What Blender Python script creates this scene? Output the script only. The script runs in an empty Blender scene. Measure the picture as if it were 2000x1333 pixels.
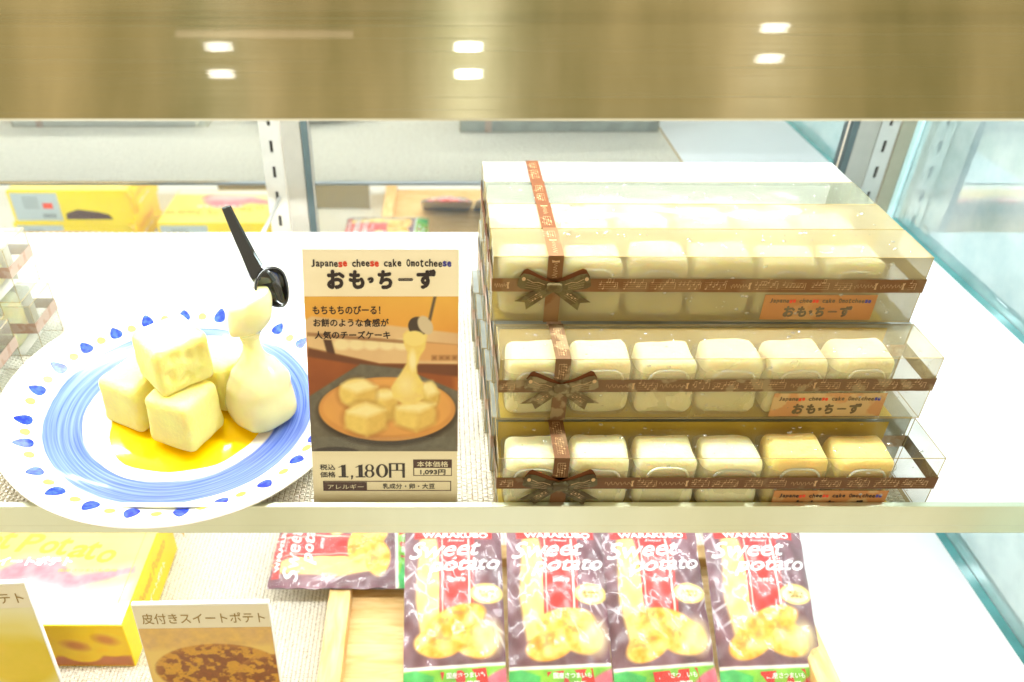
import bpy, bmesh, math, random
import numpy as np
from mathutils import Vector, Matrix
random.seed(7); rng = np.random.default_rng(7)
R = math.radians
scene = bpy.context.scene
# ---------------------------------------------------------------- camera
cd = bpy.data.cameras.new('camera'); cam = bpy.data.objects.new('camera', cd)
scene.collection.objects.link(cam); scene.camera = cam
cd.sensor_width = 36.0; cd.lens = 1563.1/2000*36; cd.shift_x = (1000-859.35)/2000; cd.shift_y = 0.0
cd.clip_start = .01; cd.clip_end = 60
cam.location = (-0.0168, -0.3422, 0.3631); cam.rotation_euler = (math.pi/2-0.5961, 0, 0)
cd.dof.use_dof = True; cd.dof.focus_distance = .50; cd.dof.aperture_fstop = 7.0
# ---------------------------------------------------------------- render settings
scene.view_settings.view_transform = 'Standard'; scene.view_settings.look = 'None'
scene.view_settings.exposure = 0.50; scene.view_settings.gamma = 1.0
cy = scene.cycles
cy.max_bounces = 12; cy.transparent_max_bounces = 24; cy.diffuse_bounces = 4; cy.glossy_bounces = 5
cy.caustics_reflective = False; cy.caustics_refractive = False; cy.sample_clamp_indirect = 4.0
try:
    cy.use_denoising = True; cy.denoiser = 'OPENIMAGEDENOISE'
except Exception: pass

def lin(c):
    out = []
    for v in c[:3]:
        v = v/255.0
        out.append(v/12.92 if v <= .04045 else ((v+.055)/1.055)**2.4)
    return tuple(out)
# ---------------------------------------------------------------- world: the warm shop around the case
w = bpy.data.worlds.new("World"); scene.world = w; w.use_nodes = True
nt = w.node_tree; nt.nodes.clear()
wo = nt.nodes.new('ShaderNodeOutputWorld'); bg = nt.nodes.new('ShaderNodeBackground')
tc = nt.nodes.new('ShaderNodeTexCoord'); mp = nt.nodes.new('ShaderNodeMapping'); nz = nt.nodes.new('ShaderNodeTexNoise')
rp = nt.nodes.new('ShaderNodeValToRGB')
mp.inputs['Scale'].default_value = (1.6, 1.6, .9); nz.inputs['Scale'].default_value = 2.2; nz.inputs['Detail'].default_value = 3
nt.links.new(tc.outputs['Generated'], mp.inputs['Vector']); nt.links.new(mp.outputs[0], nz.inputs['Vector'])
nt.links.new(nz.outputs['Fac'], rp.inputs['Fac'])
e = rp.color_ramp.elements
e[0].position = .3; e[0].color = (.24, .19, .10, 1); e[1].position = .72; e[1].color = (.84, .82, .74, 1)
m_ = rp.color_ramp.elements.new(.5); m_.color = (.56, .49, .32, 1)
nt.links.new(rp.outputs[0], bg.inputs['Color']); nt.links.new(bg.outputs[0], wo.inputs['Surface'])
bg.inputs['Strength'].default_value = 1.3
LAMP = 92.0      # emission of the case's light tubes
DOWN = 30.0      # emission of the ceiling downlights

# ================================================================ helpers
def mat(name, build):
    m = bpy.data.materials.new(name); m.use_nodes = True
    n = m.node_tree; n.nodes.clear(); out = n.nodes.new('ShaderNodeOutputMaterial')
    build(n, out); return m
def pbr(name, col, rough=.5, metal=0, var=0, vscale=60, bump=0, bscale=200, trans=0, sss=0, coat=0, stretch=(1,1,1), spec=None, aniso=0, emit=0):
    def b(n, out):
        p = n.nodes.new('ShaderNodeBsdfPrincipled'); c = lin(col)
        p.inputs['Roughness'].default_value = rough; p.inputs['Metallic'].default_value = metal
        p.inputs['Base Color'].default_value = (*c, 1)
        if sss:
            p.inputs['Subsurface Weight'].default_value = 1.0; p.inputs['Subsurface Radius'].default_value = (1, .8, .45)
            p.inputs['Subsurface Scale'].default_value = sss
        if coat: p.inputs['Coat Weight'].default_value = coat; p.inputs['Coat Roughness'].default_value = .05
        if spec is not None: p.inputs['Specular IOR Level'].default_value = spec
        if aniso: p.inputs['Anisotropic'].default_value = aniso
        if emit:
            p.inputs['Emission Color'].default_value = (*c, 1); p.inputs['Emission Strength'].default_value = emit
        if var or bump:
            t = n.nodes.new('ShaderNodeTexCoord'); mp = n.nodes.new('ShaderNodeMapping'); mp.inputs['Scale'].default_value = stretch
            n.links.new(t.outputs['Object'], mp.inputs['Vector'])
        if var:
            z = n.nodes.new('ShaderNodeTexNoise'); z.inputs['Scale'].default_value = vscale; z.inputs['Detail'].default_value = 5
            n.links.new(mp.outputs[0], z.inputs['Vector'])
            r = n.nodes.new('ShaderNodeValToRGB'); lo = tuple(max(0, x*(1-var)) for x in c); hi = tuple(min(1, x*(1+var)) for x in c)
            r.color_ramp.elements[0].position = .3; r.color_ramp.elements[0].color = (*lo, 1)
            r.color_ramp.elements[1].position = .7; r.color_ramp.elements[1].color = (*hi, 1)
            n.links.new(z.outputs['Fac'], r.inputs['Fac']); n.links.new(r.outputs[0], p.inputs['Base Color'])
        if bump:
            z2 = n.nodes.new('ShaderNodeTexNoise'); z2.inputs['Scale'].default_value = bscale; z2.inputs['Detail'].default_value = 4
            n.links.new(mp.outputs[0], z2.inputs['Vector'])
            bn = n.nodes.new('ShaderNodeBump'); bn.inputs['Strength'].default_value = bump; bn.inputs['Distance'].default_value = .001
            n.links.new(z2.outputs['Fac'], bn.inputs['Height']); n.links.new(bn.outputs[0], p.inputs['Normal'])
        n.links.new(p.outputs[0], out.inputs['Surface'])
    return mat(name, b)
def film(name, fog=.1, fogcol=(235, 230, 215), rough=.06, patchy=.5, scale=40, tint=(250, 252, 250), bump=.35, fres=.045):
    """thin clear plastic: see-through, a little milky with condensation, glossy"""
    def b(n, out):
        tr = n.nodes.new('ShaderNodeBsdfTransparent'); tr.inputs[0].default_value = (*lin(tint), 1)
        df = n.nodes.new('ShaderNodeBsdfDiffuse'); df.inputs[0].default_value = (*lin(fogcol), 1)
        tl = n.nodes.new('ShaderNodeBsdfTranslucent'); tl.inputs[0].default_value = (*lin(fogcol), 1)
        dm = n.nodes.new('ShaderNodeMixShader'); dm.inputs[0].default_value = .4
        n.links.new(df.outputs[0], dm.inputs[1]); n.links.new(tl.outputs[0], dm.inputs[2])
        gl = n.nodes.new('ShaderNodeBsdfGlossy'); gl.inputs['Roughness'].default_value = rough
        t = n.nodes.new('ShaderNodeTexCoord'); z = n.nodes.new('ShaderNodeTexNoise'); z.inputs['Scale'].default_value = scale; z.inputs['Detail'].default_value = 6
        n.links.new(t.outputs['Object'], z.inputs['Vector'])
        mr = n.nodes.new('ShaderNodeMapRange'); mr.inputs['From Min'].default_value = .35; mr.inputs['From Max'].default_value = .65
        mr.inputs['To Min'].default_value = fog*(1-patchy); mr.inputs['To Max'].default_value = min(1, fog*(1+patchy))
        n.links.new(z.outputs['Fac'], mr.inputs['Value'])
        m1 = n.nodes.new('ShaderNodeMixShader'); n.links.new(mr.outputs[0], m1.inputs[0])
        n.links.new(tr.outputs[0], m1.inputs[1]); n.links.new(dm.outputs[0], m1.inputs[2])
        fr = n.nodes.new('ShaderNodeLayerWeight'); fr.inputs['Blend'].default_value = .5
        pw = n.nodes.new('ShaderNodeMath'); pw.operation = 'POWER'; pw.inputs[1].default_value = 4.5; n.links.new(fr.outputs['Facing'], pw.inputs[0])
        ma = n.nodes.new('ShaderNodeMath'); ma.operation = 'MULTIPLY_ADD'; ma.inputs[1].default_value = .9; ma.inputs[2].default_value = fres; n.links.new(pw.outputs[0], ma.inputs[0])
        m2 = n.nodes.new('ShaderNodeMixShader'); n.links.new(ma.outputs[0], m2.inputs[0])
        n.links.new(m1.outputs[0], m2.inputs[1]); n.links.new(gl.outputs[0], m2.inputs[2])
        z3 = n.nodes.new('ShaderNodeTexNoise'); z3.inputs['Scale'].default_value = 25
        n.links.new(t.outputs['Object'], z3.inputs['Vector'])
        bn = n.nodes.new('ShaderNodeBump'); bn.inputs['Strength'].default_value = bump; bn.inputs['Distance'].default_value = .002
        n.links.new(z3.outputs['Fac'], bn.inputs['Height']); n.links.new(bn.outputs[0], gl.inputs['Normal']); n.links.new(bn.outputs[0], fr.inputs['Normal'])
        n.links.new(m2.outputs[0], out.inputs['Surface'])
    return mat(name, b)
def link(o, parent=None):
    scene.collection.objects.link(o)
    if parent is not None: o.parent = parent
    return o
def tag(o, label=None, cat=None, group=None, kind=None):
    if label: o['label'] = label
    if cat: o['category'] = cat
    if group: o['group'] = group
    if kind: o['kind'] = kind
    return o
def empty(name, loc=(0,0,0), rot=(0,0,0), label=None, cat=None, group=None):
    o = bpy.data.objects.new(name, None); o.empty_display_size = .01; link(o)
    o.location = loc; o.rotation_euler = rot; return tag(o, label, cat, group)
def obj(name, me, m=None, parent=None, loc=None, rot=None):
    o = bpy.data.objects.new(name, me); link(o, parent)
    if m is not None:
        me.materials.clear()
        for x in (m if isinstance(m, (list, tuple)) else [m]): me.materials.append(x)
    if loc is not None: o.location = loc
    if rot is not None: o.rotation_euler = rot
    return o
def pyd(name, vs, fs, smooth=False):
    me = bpy.data.meshes.new(name); me.from_pydata([tuple(v) for v in vs], [], fs); me.update()
    if smooth: me.polygons.foreach_set('use_smooth', [True]*len(me.polygons))
    return me
def quads(name, vs, fs, smooth=True, col=None):
    """fast mesh from numpy: vs Nx3, fs Mx4, col Nx3 linear"""
    me = bpy.data.meshes.new(name); vs = np.asarray(vs, np.float32); fs = np.asarray(fs, np.int32)
    me.vertices.add(len(vs)); me.vertices.foreach_set('co', vs.ravel())
    k = fs.shape[1]
    me.loops.add(fs.size); me.loops.foreach_set('vertex_index', fs.ravel())
    me.polygons.add(len(fs)); me.polygons.foreach_set('loop_start', np.arange(0, fs.size, k, dtype=np.int32))
    me.polygons.foreach_set('use_smooth', np.full(len(fs), smooth))
    me.update(calc_edges=True)
    if col is not None:
        a = me.color_attributes.new('print', 'FLOAT_COLOR', 'POINT')
        c4 = np.ones((len(vs), 4), np.float32); c4[:, :3] = col; a.data.foreach_set('color', c4.ravel())
    return me
def box_me(name, x0, x1, y0, y1, z0, z1, bev=0, seg=2):
    bm = bmesh.new(); bmesh.ops.create_cube(bm, size=1)
    for v in bm.verts:
        v.co = Vector(((x0+x1)/2+v.co.x*(x1-x0), (y0+y1)/2+v.co.y*(y1-y0), (z0+z1)/2+v.co.z*(z1-z0)))
    if bev: bmesh.ops.bevel(bm, geom=bm.edges[:], offset=bev, segments=seg, affect='EDGES', profile=.5)
    me = bpy.data.meshes.new(name); bm.to_mesh(me); bm.free(); return me
def box(name, dims, m, parent=None, bev=0, seg=2, **k):
    return obj(name, box_me(name, *dims, bev=bev, seg=seg), m, parent, **k)
def grid_idx(nu, nv, wrapu=False):
    i, j = np.meshgrid(np.arange(nu if wrapu else nu-1), np.arange(nv-1), indexing='ij')
    i2 = (i+1) % nu
    return np.stack([i*nv+j, i2*nv+j, i2*nv+j+1, i*nv+j+1], -1).reshape(-1, 4)
def tube_me(name, pts, r, n=6, flat=1.0):
    """round tube along points; r number or list"""
    pts = [Vector(p) for p in pts]; rr = r if isinstance(r, (list, tuple)) else [r]*len(pts)
    vs = []; up = Vector((0, 0, 1))
    for i, p in enumerate(pts):
        t = (pts[min(i+1, len(pts)-1)]-pts[max(i-1, 0)]).normalized()
        a = t.cross(up)
        if a.length < 1e-4: a = t.cross(Vector((1, 0, 0)))
        a.normalize(); b = t.cross(a).normalized()
        for k in range(n):
            an = 2*math.pi*k/n; vs.append(p+a*math.cos(an)*rr[i]+b*math.sin(an)*rr[i]*flat)
    fs = [(i*n+k, i*n+(k+1) % n, (i+1)*n+(k+1) % n, (i+1)*n+k) for i in range(len(pts)-1) for k in range(n)]
    fs += [tuple(range(n))[::-1], tuple((len(pts)-1)*n+k for k in range(n))]
    return pyd(name, vs, fs, True)
# ---------------------------------------------------------------- 2-D print: lettering and flat shapes mapped on a surface
_tc = {}
def text2d(s, bold=0.0, shear=0.0, res=3, space=1.0):
    key = (s, bold, shear, res, space)
    if key in _tc: return _tc[key]
    cu = bpy.data.curves.new('t', 'FONT'); cu.body = s; cu.offset = bold; cu.shear = shear; cu.resolution_u = res; cu.space_character = space
    o = bpy.data.objects.new('t', cu); scene.collection.objects.link(o)
    dg = bpy.context.evaluated_depsgraph_get(); me = bpy.data.meshes.new_from_object(o.evaluated_get(dg))
    v = np.empty(len(me.vertices)*3); me.vertices.foreach_get('co', v); v = v.reshape(-1, 3)[:, :2].copy()
    f = [tuple(p.vertices) for p in me.polygons]
    bpy.data.objects.remove(o); bpy.data.curves.remove(cu); bpy.data.meshes.remove(me)
    lo, hi = v.min(0), v.max(0); v = (v-lo)/(hi-lo); _tc[key] = (v, f, (hi-lo)); return _tc[key]
class Print:
    """collects flat printed pieces in surface coordinates (metres), several colours, in one mesh"""
    def __init__(s): s.v = []; s.f = []; s.m = []; s.h = []; s.mats = []
    def _mi(s, m):
        if m not in s.mats: s.mats.append(m)
        return s.mats.index(m)
    def add(s, v, f, m, h):
        o = len(s.v); s.v += [tuple(p) for p in v]; s.h += [h]*len(v); mi = s._mi(m)
        for q in f: s.f.append(tuple(i+o for i in q)); s.m.append(mi)
    def text(s, t, x0, y0, x1, y1, m, bold=0.0, shear=0.0, h=.00012, rot=0, warp=None):
        v, f, _ = text2d(t, bold, shear); v = v.copy()
        if rot: 
            v = np.stack([1-v[:, 1], v[:, 0]], 1) if rot > 0 else np.stack([v[:, 1], 1-v[:, 0]], 1)
        if warp: v = np.array([warp(a, b) for a, b in v])
        v = v*[x1-x0, y1-y0]+[x0, y0]; s.add(v, f, m, h)
    def bold(s, t, x0, y0, x1, y1, m, r, h=.00012, **k):
        r = abs(r)
        for i, (a, b) in enumerate([(math.cos(q_*math.pi/4), math.sin(q_*math.pi/4)) for q_ in range(8)]+[(0, 0)]):
            s.text(t, x0+r*a, y0+r*b, x1+r*a, y1+r*b, m, 0, h=h+i*.000012, **k)
    def poly(s, pts, m, h=.00006): s.add(pts, [tuple(range(len(pts)))], m, h)
    def rect(s, x0, y0, x1, y1, m, h=.00006): s.poly([(x0, y0), (x1, y0), (x1, y1), (x0, y1)], m, h)
    def line(s, pts, wd, m, h=.00012):
        pts = [Vector(p) for p in pts]; vs = []
        for i, p in enumerate(pts):
            t = (pts[min(i+1, len(pts)-1)]-pts[max(i-1, 0)]); t.normalize(); nn = Vector((-t.y, t.x))*(wd/2)
            vs += [p+nn, p-nn]
        s.add(vs, [(2*i, 2*i+1, 2*i+3, 2*i+2) for i in range(len(pts)-1)], m, h)
    def ell(s, cx, cy, rx, ry, m, h=.00006, n=24, inner=0, icx=None, icw=1):
        if inner:
            vs = []
            for k in range(n):
                a = 2*math.pi*k/n; vs += [(cx+rx*math.cos(a), cy+ry*math.sin(a)), (cx+rx*inner*icw*math.cos(a), cy+ry*inner*math.sin(a))]
            s.add(vs, [(2*k, 2*((k+1) % n), 2*((k+1) % n)+1, 2*k+1) for k in range(n)], m, h)
        else: s.poly([(cx+rx*math.cos(2*math.pi*k/n), cy+ry*math.sin(2*math.pi*k/n)) for k in range(n)], m, h)
    def build(s, name, mapper, parent, **k):
        vs = [mapper(x, y, h) for (x, y), h in zip(s.v, s.h)]
        me = pyd(name, vs, s.f)
        for m in s.mats: me.materials.append(m)
        me.polygons.foreach_set('material_index', s.m); o = bpy.data.objects.new(name, me); link(o, parent)
        return o
FRONT = lambda x, y, h: (x, -h, y)          # a board that faces the customer
TOP = lambda x, y, h: (x, y, h)             # a surface that faces up
# ---------------------------------------------------------------- painter: a small picture as coloured grid (flat photographic print)
class Pic:
    def __init__(s, nx, ny, wd, ht):
        s.nx, s.ny, s.w, s.h = nx, ny, wd, ht
        s.X, s.Y = np.meshgrid(np.linspace(0, 1, nx), np.linspace(0, 1, ny), indexing='ij')
        s.c = np.zeros((nx, ny, 3)); s.a = ht/wd
    def noise(s, sc, seed=0, oct=4, sx=1, sy=1):
        r = np.random.default_rng(seed); o = np.zeros_like(s.X); amp = 1; tot = 0
        for k in range(oct):
            n = max(2, int(sc*2**k)); gx, gy = max(2, int(n*sx)), max(2, int(n*s.a*sy)); g = r.random((gx+2, gy+2))
            x = s.X*gx; y = s.Y*gy; i = np.minimum(x.astype(int), gx); j = np.minimum(y.astype(int), gy); fx = x-i; fy = y-j
            fx = fx*fx*(3-2*fx); fy = fy*fy*(3-2*fy)
            o += amp*((g[i, j]*(1-fx)+g[i+1, j]*fx)*(1-fy)+(g[i, j+1]*(1-fx)+g[i+1, j+1]*fx)*fy); tot += amp; amp *= .5
        return o/tot
    def put(s, mask, col):
        col = np.asarray(col, float); m = np.clip(mask, 0, 1)[..., None]
        s.c = s.c*(1-m)+col*m
    def pm(s, pts, soft=.006):
        P = np.array(pts, float); d = np.full(s.X.shape, 1e9); ins = np.zeros(s.X.shape, bool); n = len(P)
        for i in range(n):
            a, b = P[i], P[(i+1) % n]; e = b-a; px, py = s.X-a[0], (s.Y-a[1])
            t = np.clip((px*e[0]+py*e[1])/(e@e+1e-12), 0, 1); d = np.minimum(d, np.hypot(px-t*e[0], (py-t*e[1])*s.a))
            c = ((a[1] > s.Y) != (b[1] > s.Y)) & (s.X < (b[0]-a[0])*(s.Y-a[1])/((b[1]-a[1])+1e-12)+a[0]); ins ^= c
        return np.clip(.5+np.where(ins, d, -d)/soft/2, 0, 1)
    def em(s, cx, cy, rx, ry, soft=.02, rot=0):
        x, y = s.X-cx, (s.Y-cy)*s.a; c, q = math.cos(rot), math.sin(rot); x, y = x*c+y*q, -x*q+y*c
        r = np.hypot(x/rx, y/(ry*s.a)); return np.clip((1-r)/soft*.5+.5, 0, 1)
    def mesh(s, name, mapper, x0, y0, h=.00003):
        X = x0+s.X*s.w; Y = y0+s.Y*s.h; V = np.stack(mapper(X.ravel(), Y.ravel(), np.full(X.size, h)), -1) if True else None
        c = np.clip(s.c, 0, 255).reshape(-1, 3)/255; c = np.where(c <= .04045, c/12.92, ((c+.055)/1.055)**2.4)
        return quads(name, V, grid_idx(s.nx, s.ny), True, c)
def aFRONT(X, Y, H): return (X, -H, Y)
def aTOP(X, Y, H): return (X, Y, H)
def printmat(name, rough=.35, coat=0, boost=1.0):
    def b(n, out):
        p = n.nodes.new('ShaderNodeBsdfPrincipled'); a = n.nodes.new('ShaderNodeVertexColor'); a.layer_name = 'print'
        n.links.new(a.outputs['Color'], p.inputs['Base Color']); p.inputs['Roughness'].default_value = rough
        if coat: p.inputs['Coat Weight'].default_value = coat
        n.links.new(p.outputs[0], out.inputs['Surface'])
    return mat(name, b)
# ================================================================ materials
M = {}
M['white'] = pbr('white_enamel', (236, 240, 242), .35, var=.02, vscale=30)
M['steel'] = None
def brushed(name, col, rough, tone_var=.25, streak=(3, 900, 900)):
    def b(n, out):
        p = n.nodes.new('ShaderNodeBsdfPrincipled'); p.inputs['Metallic'].default_value = 1
        t = n.nodes.new('ShaderNodeTexCoord')
        mp = n.nodes.new('ShaderNodeMapping'); mp.inputs['Scale'].default_value = streak; n.links.new(t.outputs['Object'], mp.inputs['Vector'])
        z = n.nodes.new('ShaderNodeTexNoise'); z.inputs['Scale'].default_value = 1; z.inputs['Detail'].default_value = 4; n.links.new(mp.outputs[0], z.inputs['Vector'])
        mp2 = n.nodes.new('ShaderNodeMapping'); mp2.inputs['Scale'].default_value = (13, 13, 3); n.links.new(t.outputs['Object'], mp2.inputs['Vector'])
        z2 = n.nodes.new('ShaderNodeTexNoise'); z2.inputs['Scale'].default_value = 1; z2.inputs['Detail'].default_value = 5; n.links.new(mp2.outputs[0], z2.inputs['Vector'])
        c = lin(col); p.inputs['Anisotropic'].default_value = .85; tg = n.nodes.new('ShaderNodeTangent'); tg.direction_type = 'RADIAL'; tg.axis = 'X'; n.links.new(tg.outputs[0], p.inputs['Tangent']); r = n.nodes.new('ShaderNodeValToRGB')
        r.color_ramp.elements[0].position = .3; r.color_ramp.elements[0].color = tuple(x*(1-tone_var) for x in c)+(1,)
        r.color_ramp.elements[1].position = .7; r.color_ramp.elements[1].color = tuple(min(1, x*(1+tone_var)) for x in c)+(1,)
        r.color_ramp.elements[0].color = (c[0]*(1-tone_var), c[1]*(1-tone_var*.85), c[2]*(1-tone_var*1.2), 1)
        n.links.new(z2.outputs['Fac'], r.inputs['Fac']); n.links.new(r.outputs[0], p.inputs['Base Color'])
        mr = n.nodes.new('ShaderNodeMapRange'); mr.inputs['To Min'].default_value = rough*.7; mr.inputs['To Max'].default_value = rough*1.4
        n.links.new(z.outputs['Fac'], mr.inputs['Value']); n.links.new(mr.outputs[0], p.inputs['Roughness'])
        bn = n.nodes.new('ShaderNodeBump'); bn.inputs['Strength'].default_value = .10; bn.inputs['Distance'].default_value = .0006
        n.links.new(z.outputs['Fac'], bn.inputs['Height']); n.links.new(bn.outputs[0], p.inputs['Normal'])
        p.inputs['Coat Weight'].default_value = 1; p.inputs['Coat Roughness'].default_value = .004; gn = n.nodes.new('ShaderNodeNewGeometry'); n.links.new(gn.outputs['Normal'], p.inputs['Coat Normal'])
        n.links.new(p.outputs[0], out.inputs['Surface'])
    return mat(name, b)
M['header'] = brushed('brushed_stainless_header', (164, 163, 148), .24, .55)  # streaky base tone: blurred room reflections put into the colour
M['lip'] = brushed('brushed_stainless_rail', (224, 228, 206), .30, .08)
M['edge'] = pbr('polished_edge', (240, 238, 225), .2, metal=1)
M['alu'] = pbr('anodised_aluminium', (205, 205, 198), .35, metal=.6, var=.04)
M['alu2'] = pbr('matt_aluminium_profile', (172, 170, 160), .4, metal=.6, var=.05)
M['gasket'] = pbr('dark_rubber_gasket', (58, 72, 72), .6)
M['slot'] = pbr('slot_shadow', (40, 38, 30), .8)
M['teal'] = pbr('green_glass_edge', (70, 140, 140), .15, var=.2, vscale=40, coat=.5)
M['olive'] = pbr('case_end_panel', (150, 148, 128), .5, metal=.3, var=.12, vscale=20)
def mirror_mat(n, out):
    g = n.nodes.new('ShaderNodeBsdfGlossy'); g.inputs['Roughness'].default_value = .012; g.inputs['Color'].default_value = (.93, .97, .965, 1)
    d = n.nodes.new('ShaderNodeBsdfDiffuse'); d.inputs[0].default_value = (.6, .7, .7, 1)
    t = n.nodes.new('ShaderNodeTexCoord'); z = n.nodes.new('ShaderNodeTexNoise'); z.inputs['Scale'].default_value = 6
    n.links.new(t.outputs['Object'], z.inputs['Vector'])
    bn = n.nodes.new('ShaderNodeBump'); bn.inputs['Strength'].default_value = .05; bn.inputs['Distance'].default_value = .002
    n.links.new(z.outputs['Fac'], bn.inputs['Height']); n.links.new(bn.outputs[0], g.inputs['Normal'])
    m = n.nodes.new('ShaderNodeMixShader'); m.inputs[0].default_value = .05
    n.links.new(g.outputs[0], m.inputs[1]); n.links.new(d.outputs[0], m.inputs[2]); n.links.new(m.outputs[0], out.inputs['Surface'])
M['mirror'] = mat('mirror_glass', mirror_mat)
def side_mat(n, out):
    g = n.nodes.new('ShaderNodeBsdfGlossy'); g.inputs['Roughness'].default_value = .04; g.inputs['Color'].default_value = (.85, 1, .98, 1)
    d = n.nodes.new('ShaderNodeBsdfDiffuse')
    t = n.nodes.new('ShaderNodeTexCoord'); z = n.nodes.new('ShaderNodeTexNoise'); z.inputs['Scale'].default_value = 14; z.inputs['Detail'].default_value = 8
    n.links.new(t.outputs['Object'], z.inputs['Vector']); r = n.nodes.new('ShaderNodeValToRGB')
    r.color_ramp.elements[0].position = .35; r.color_ramp.elements[0].color = (.38, .54, .54, 1); r.color_ramp.elements[1].position = .65; r.color_ramp.elements[1].color = (.70, .82, .82, 1)
    n.links.new(z.outputs['Fac'], r.inputs['Fac']); n.links.new(r.outputs[0], d.inputs[0])
    fr = n.nodes.new('ShaderNodeLayerWeight'); fr.inputs[0].default_value = .86
    m = n.nodes.new('ShaderNodeMixShader'); n.links.new(fr.outputs['Fresnel'], m.inputs[0])
    n.links.new(d.outputs[0], m.inputs[1]); n.links.new(g.outputs[0], m.inputs[2]); n.links.new(m.outputs[0], out.inputs['Surface'])
M['side'] = mat('green_tinted_side_glass', side_mat)
def tube_mat(k):
    def b(n, out):
        e_ = n.nodes.new('ShaderNodeEmission'); e_.inputs[0].default_value = (.95, .99, 1.0, 1); e_.inputs[1].default_value = k
        n.links.new(e_.outputs[0], out.inputs['Surface'])
    return b
M['tube'] = mat('light_tube', tube_mat(LAMP)); M['tube_low'] = mat('light_tube_lower', tube_mat(LAMP*.28)); M['fill_back'] = mat('added_fill_tube_back', tube_mat(LAMP*.30)); M['fill_low_back'] = mat('added_fill_tube_low', tube_mat(LAMP*.14))
def down_mat(n, out):
    e_ = n.nodes.new('ShaderNodeEmission'); e_.inputs[0].default_value = (1, .93, .78, 1); e_.inputs[1].default_value = DOWN
    n.links.new(e_.outputs[0], out.inputs['Surface'])
M['down'] = mat('downlight_lens', down_mat); DOWN = DOWN*4; M['down_hot'] = mat('downlight_lens_bright', down_mat)
M['mat'] = pbr('woven_vinyl', (240, 236, 222), .42, var=.06, vscale=180, spec=.6)
M['matbase'] = pbr('mat_backing', (150, 126, 80), .8)
M['black'] = pbr('black_plastic', (12, 12, 13), .12, coat=.6)
M['cake'] = pbr('rice_cake_skin', (252, 236, 192), .6, var=.06, vscale=60, bump=.8, bscale=350, sss=.006)
M['cake_gold'] = pbr('golden_cake_skin', (252, 218, 134), .55, var=.12, vscale=45, bump=.5, bscale=500, sss=.005)
M['cube'] = pbr('cheese_cake_model', (255, 237, 150), .42, var=.07, vscale=55, bump=.9, bscale=330, sss=.006)
M['melt'] = pbr('melted_cheese', (255, 240, 184), .16, var=.05, vscale=60, sss=.008, coat=.5)
M['sauce'] = pbr('yellow_sauce', (255, 206, 0), .12, var=.06, vscale=25, coat=.6)
M['ink'] = pbr('dark_brown_ink', (38, 22, 14), .5)
M['inkred'] = pbr('red_ink', (226, 70, 38), .5)
M['inkblue'] = pbr('blue_ink', (66, 66, 150), .5)
M['cream'] = pbr('cream_card', (255, 242, 208), .45, var=.015, vscale=40)
M['brown'] = pbr('brown_ink', (74, 40, 30), .5)
M['cardw'] = pbr('white_foam_board', (240, 240, 236), .45)
M['cardg'] = pbr('ivory_card', (228, 222, 200), .45)
M['gold'] = pbr('gold_ink', (150, 122, 50), .4)
M['cardback'] = pbr('grey_brown_card_back', (132, 118, 86), .7)
M['acr'] = film('clear_acrylic', fog=.01, fres=.012, patchy=.2, rough=.03, tint=(254, 255, 255), bump=0)
M['picture'] = printmat('photo_print', .4)
M['ribbon'] = pbr('brown_ribbon', (98, 52, 16), .6, var=.15, vscale=80, spec=.2)
M['ribbon2'] = pbr('brown_ribbon_bow', (104, 70, 30), .30, var=.2, vscale=80, coat=.4)
M['rprint'] = pbr('pale_ribbon_print', (196, 160, 112), .4)
def misty(name, col, fogc, amt, thr, sc=90):
    def b(n, out):
        p = n.nodes.new('ShaderNodeBsdfPrincipled'); t = n.nodes.new('ShaderNodeTexCoord'); z = n.nodes.new('ShaderNodeTexNoise'); z.inputs['Scale'].default_value = sc; z.inputs['Detail'].default_value = 6
        n.links.new(t.outputs['Object'], z.inputs['Vector']); mr = n.nodes.new('ShaderNodeMapRange'); mr.inputs['From Min'].default_value = thr-.03; mr.inputs['From Max'].default_value = thr+.03
        mr.inputs['To Min'].default_value = amt*.35; mr.inputs['To Max'].default_value = amt; n.links.new(z.outputs['Fac'], mr.inputs['Value'])
        m = n.nodes.new('ShaderNodeMix'); m.data_type = 'RGBA'; n.links.new(mr.outputs[0], m.inputs[0]); m.inputs[6].default_value = (*lin(col), 1); m.inputs[7].default_value = (*lin(fogc), 1)
        n.links.new(m.outputs[2], p.inputs['Base Color']); p.inputs['Roughness'].default_value = .5; p.inputs['Specular IOR Level'].default_value = .25; n.links.new(p.outputs[0], out.inputs['Surface'])
    return mat(name, b)
FG = (196, 184, 140)
M['rib1'] = misty('ribbon_dry', (92, 50, 10), FG, .16, .62); M['rib2'] = misty('ribbon_blistered', (92, 46, 12), FG, .42, .56, 90); M['rib3'] = misty('ribbon_misted', (112, 66, 22), FG, .16, .50, 40)
M['bow1'] = misty('bow_dry', (58, 40, 12), (120, 120, 84), .35, .52, 160); M['bow2'] = misty('bow_blistered', (78, 56, 24), FG, .35, .52, 160); M['bow3'] = misty('bow_misted', (78, 58, 22), (130, 122, 80), .35, .5, 120)
M['stick'] = misty('tan_sticker', (176, 104, 44), (205, 190, 140), .5, .58, 60); M['stick2'] = misty('tan_sticker_misty', (192, 128, 76), (205, 190, 140), .6, .48, 60); M['stick3'] = misty('tan_sticker_foggy', (176, 112, 60), (205, 180, 120), .4, .5, 30)
M['rib4'] = misty('ribbon_glare_pale', (176, 140, 116), (220, 212, 200), .4, .5)  # paler copy of the brown ribbon, washed-out glare put into its colour
M['ink2'] = pbr('misted_ink', (104, 88, 60), .5)
M['liner'] = pbr('mustard_liner', (190, 160, 44), .45, var=.06, vscale=40)
M['wl'] = pbr('white_liner', (240, 238, 230), .5)
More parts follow.
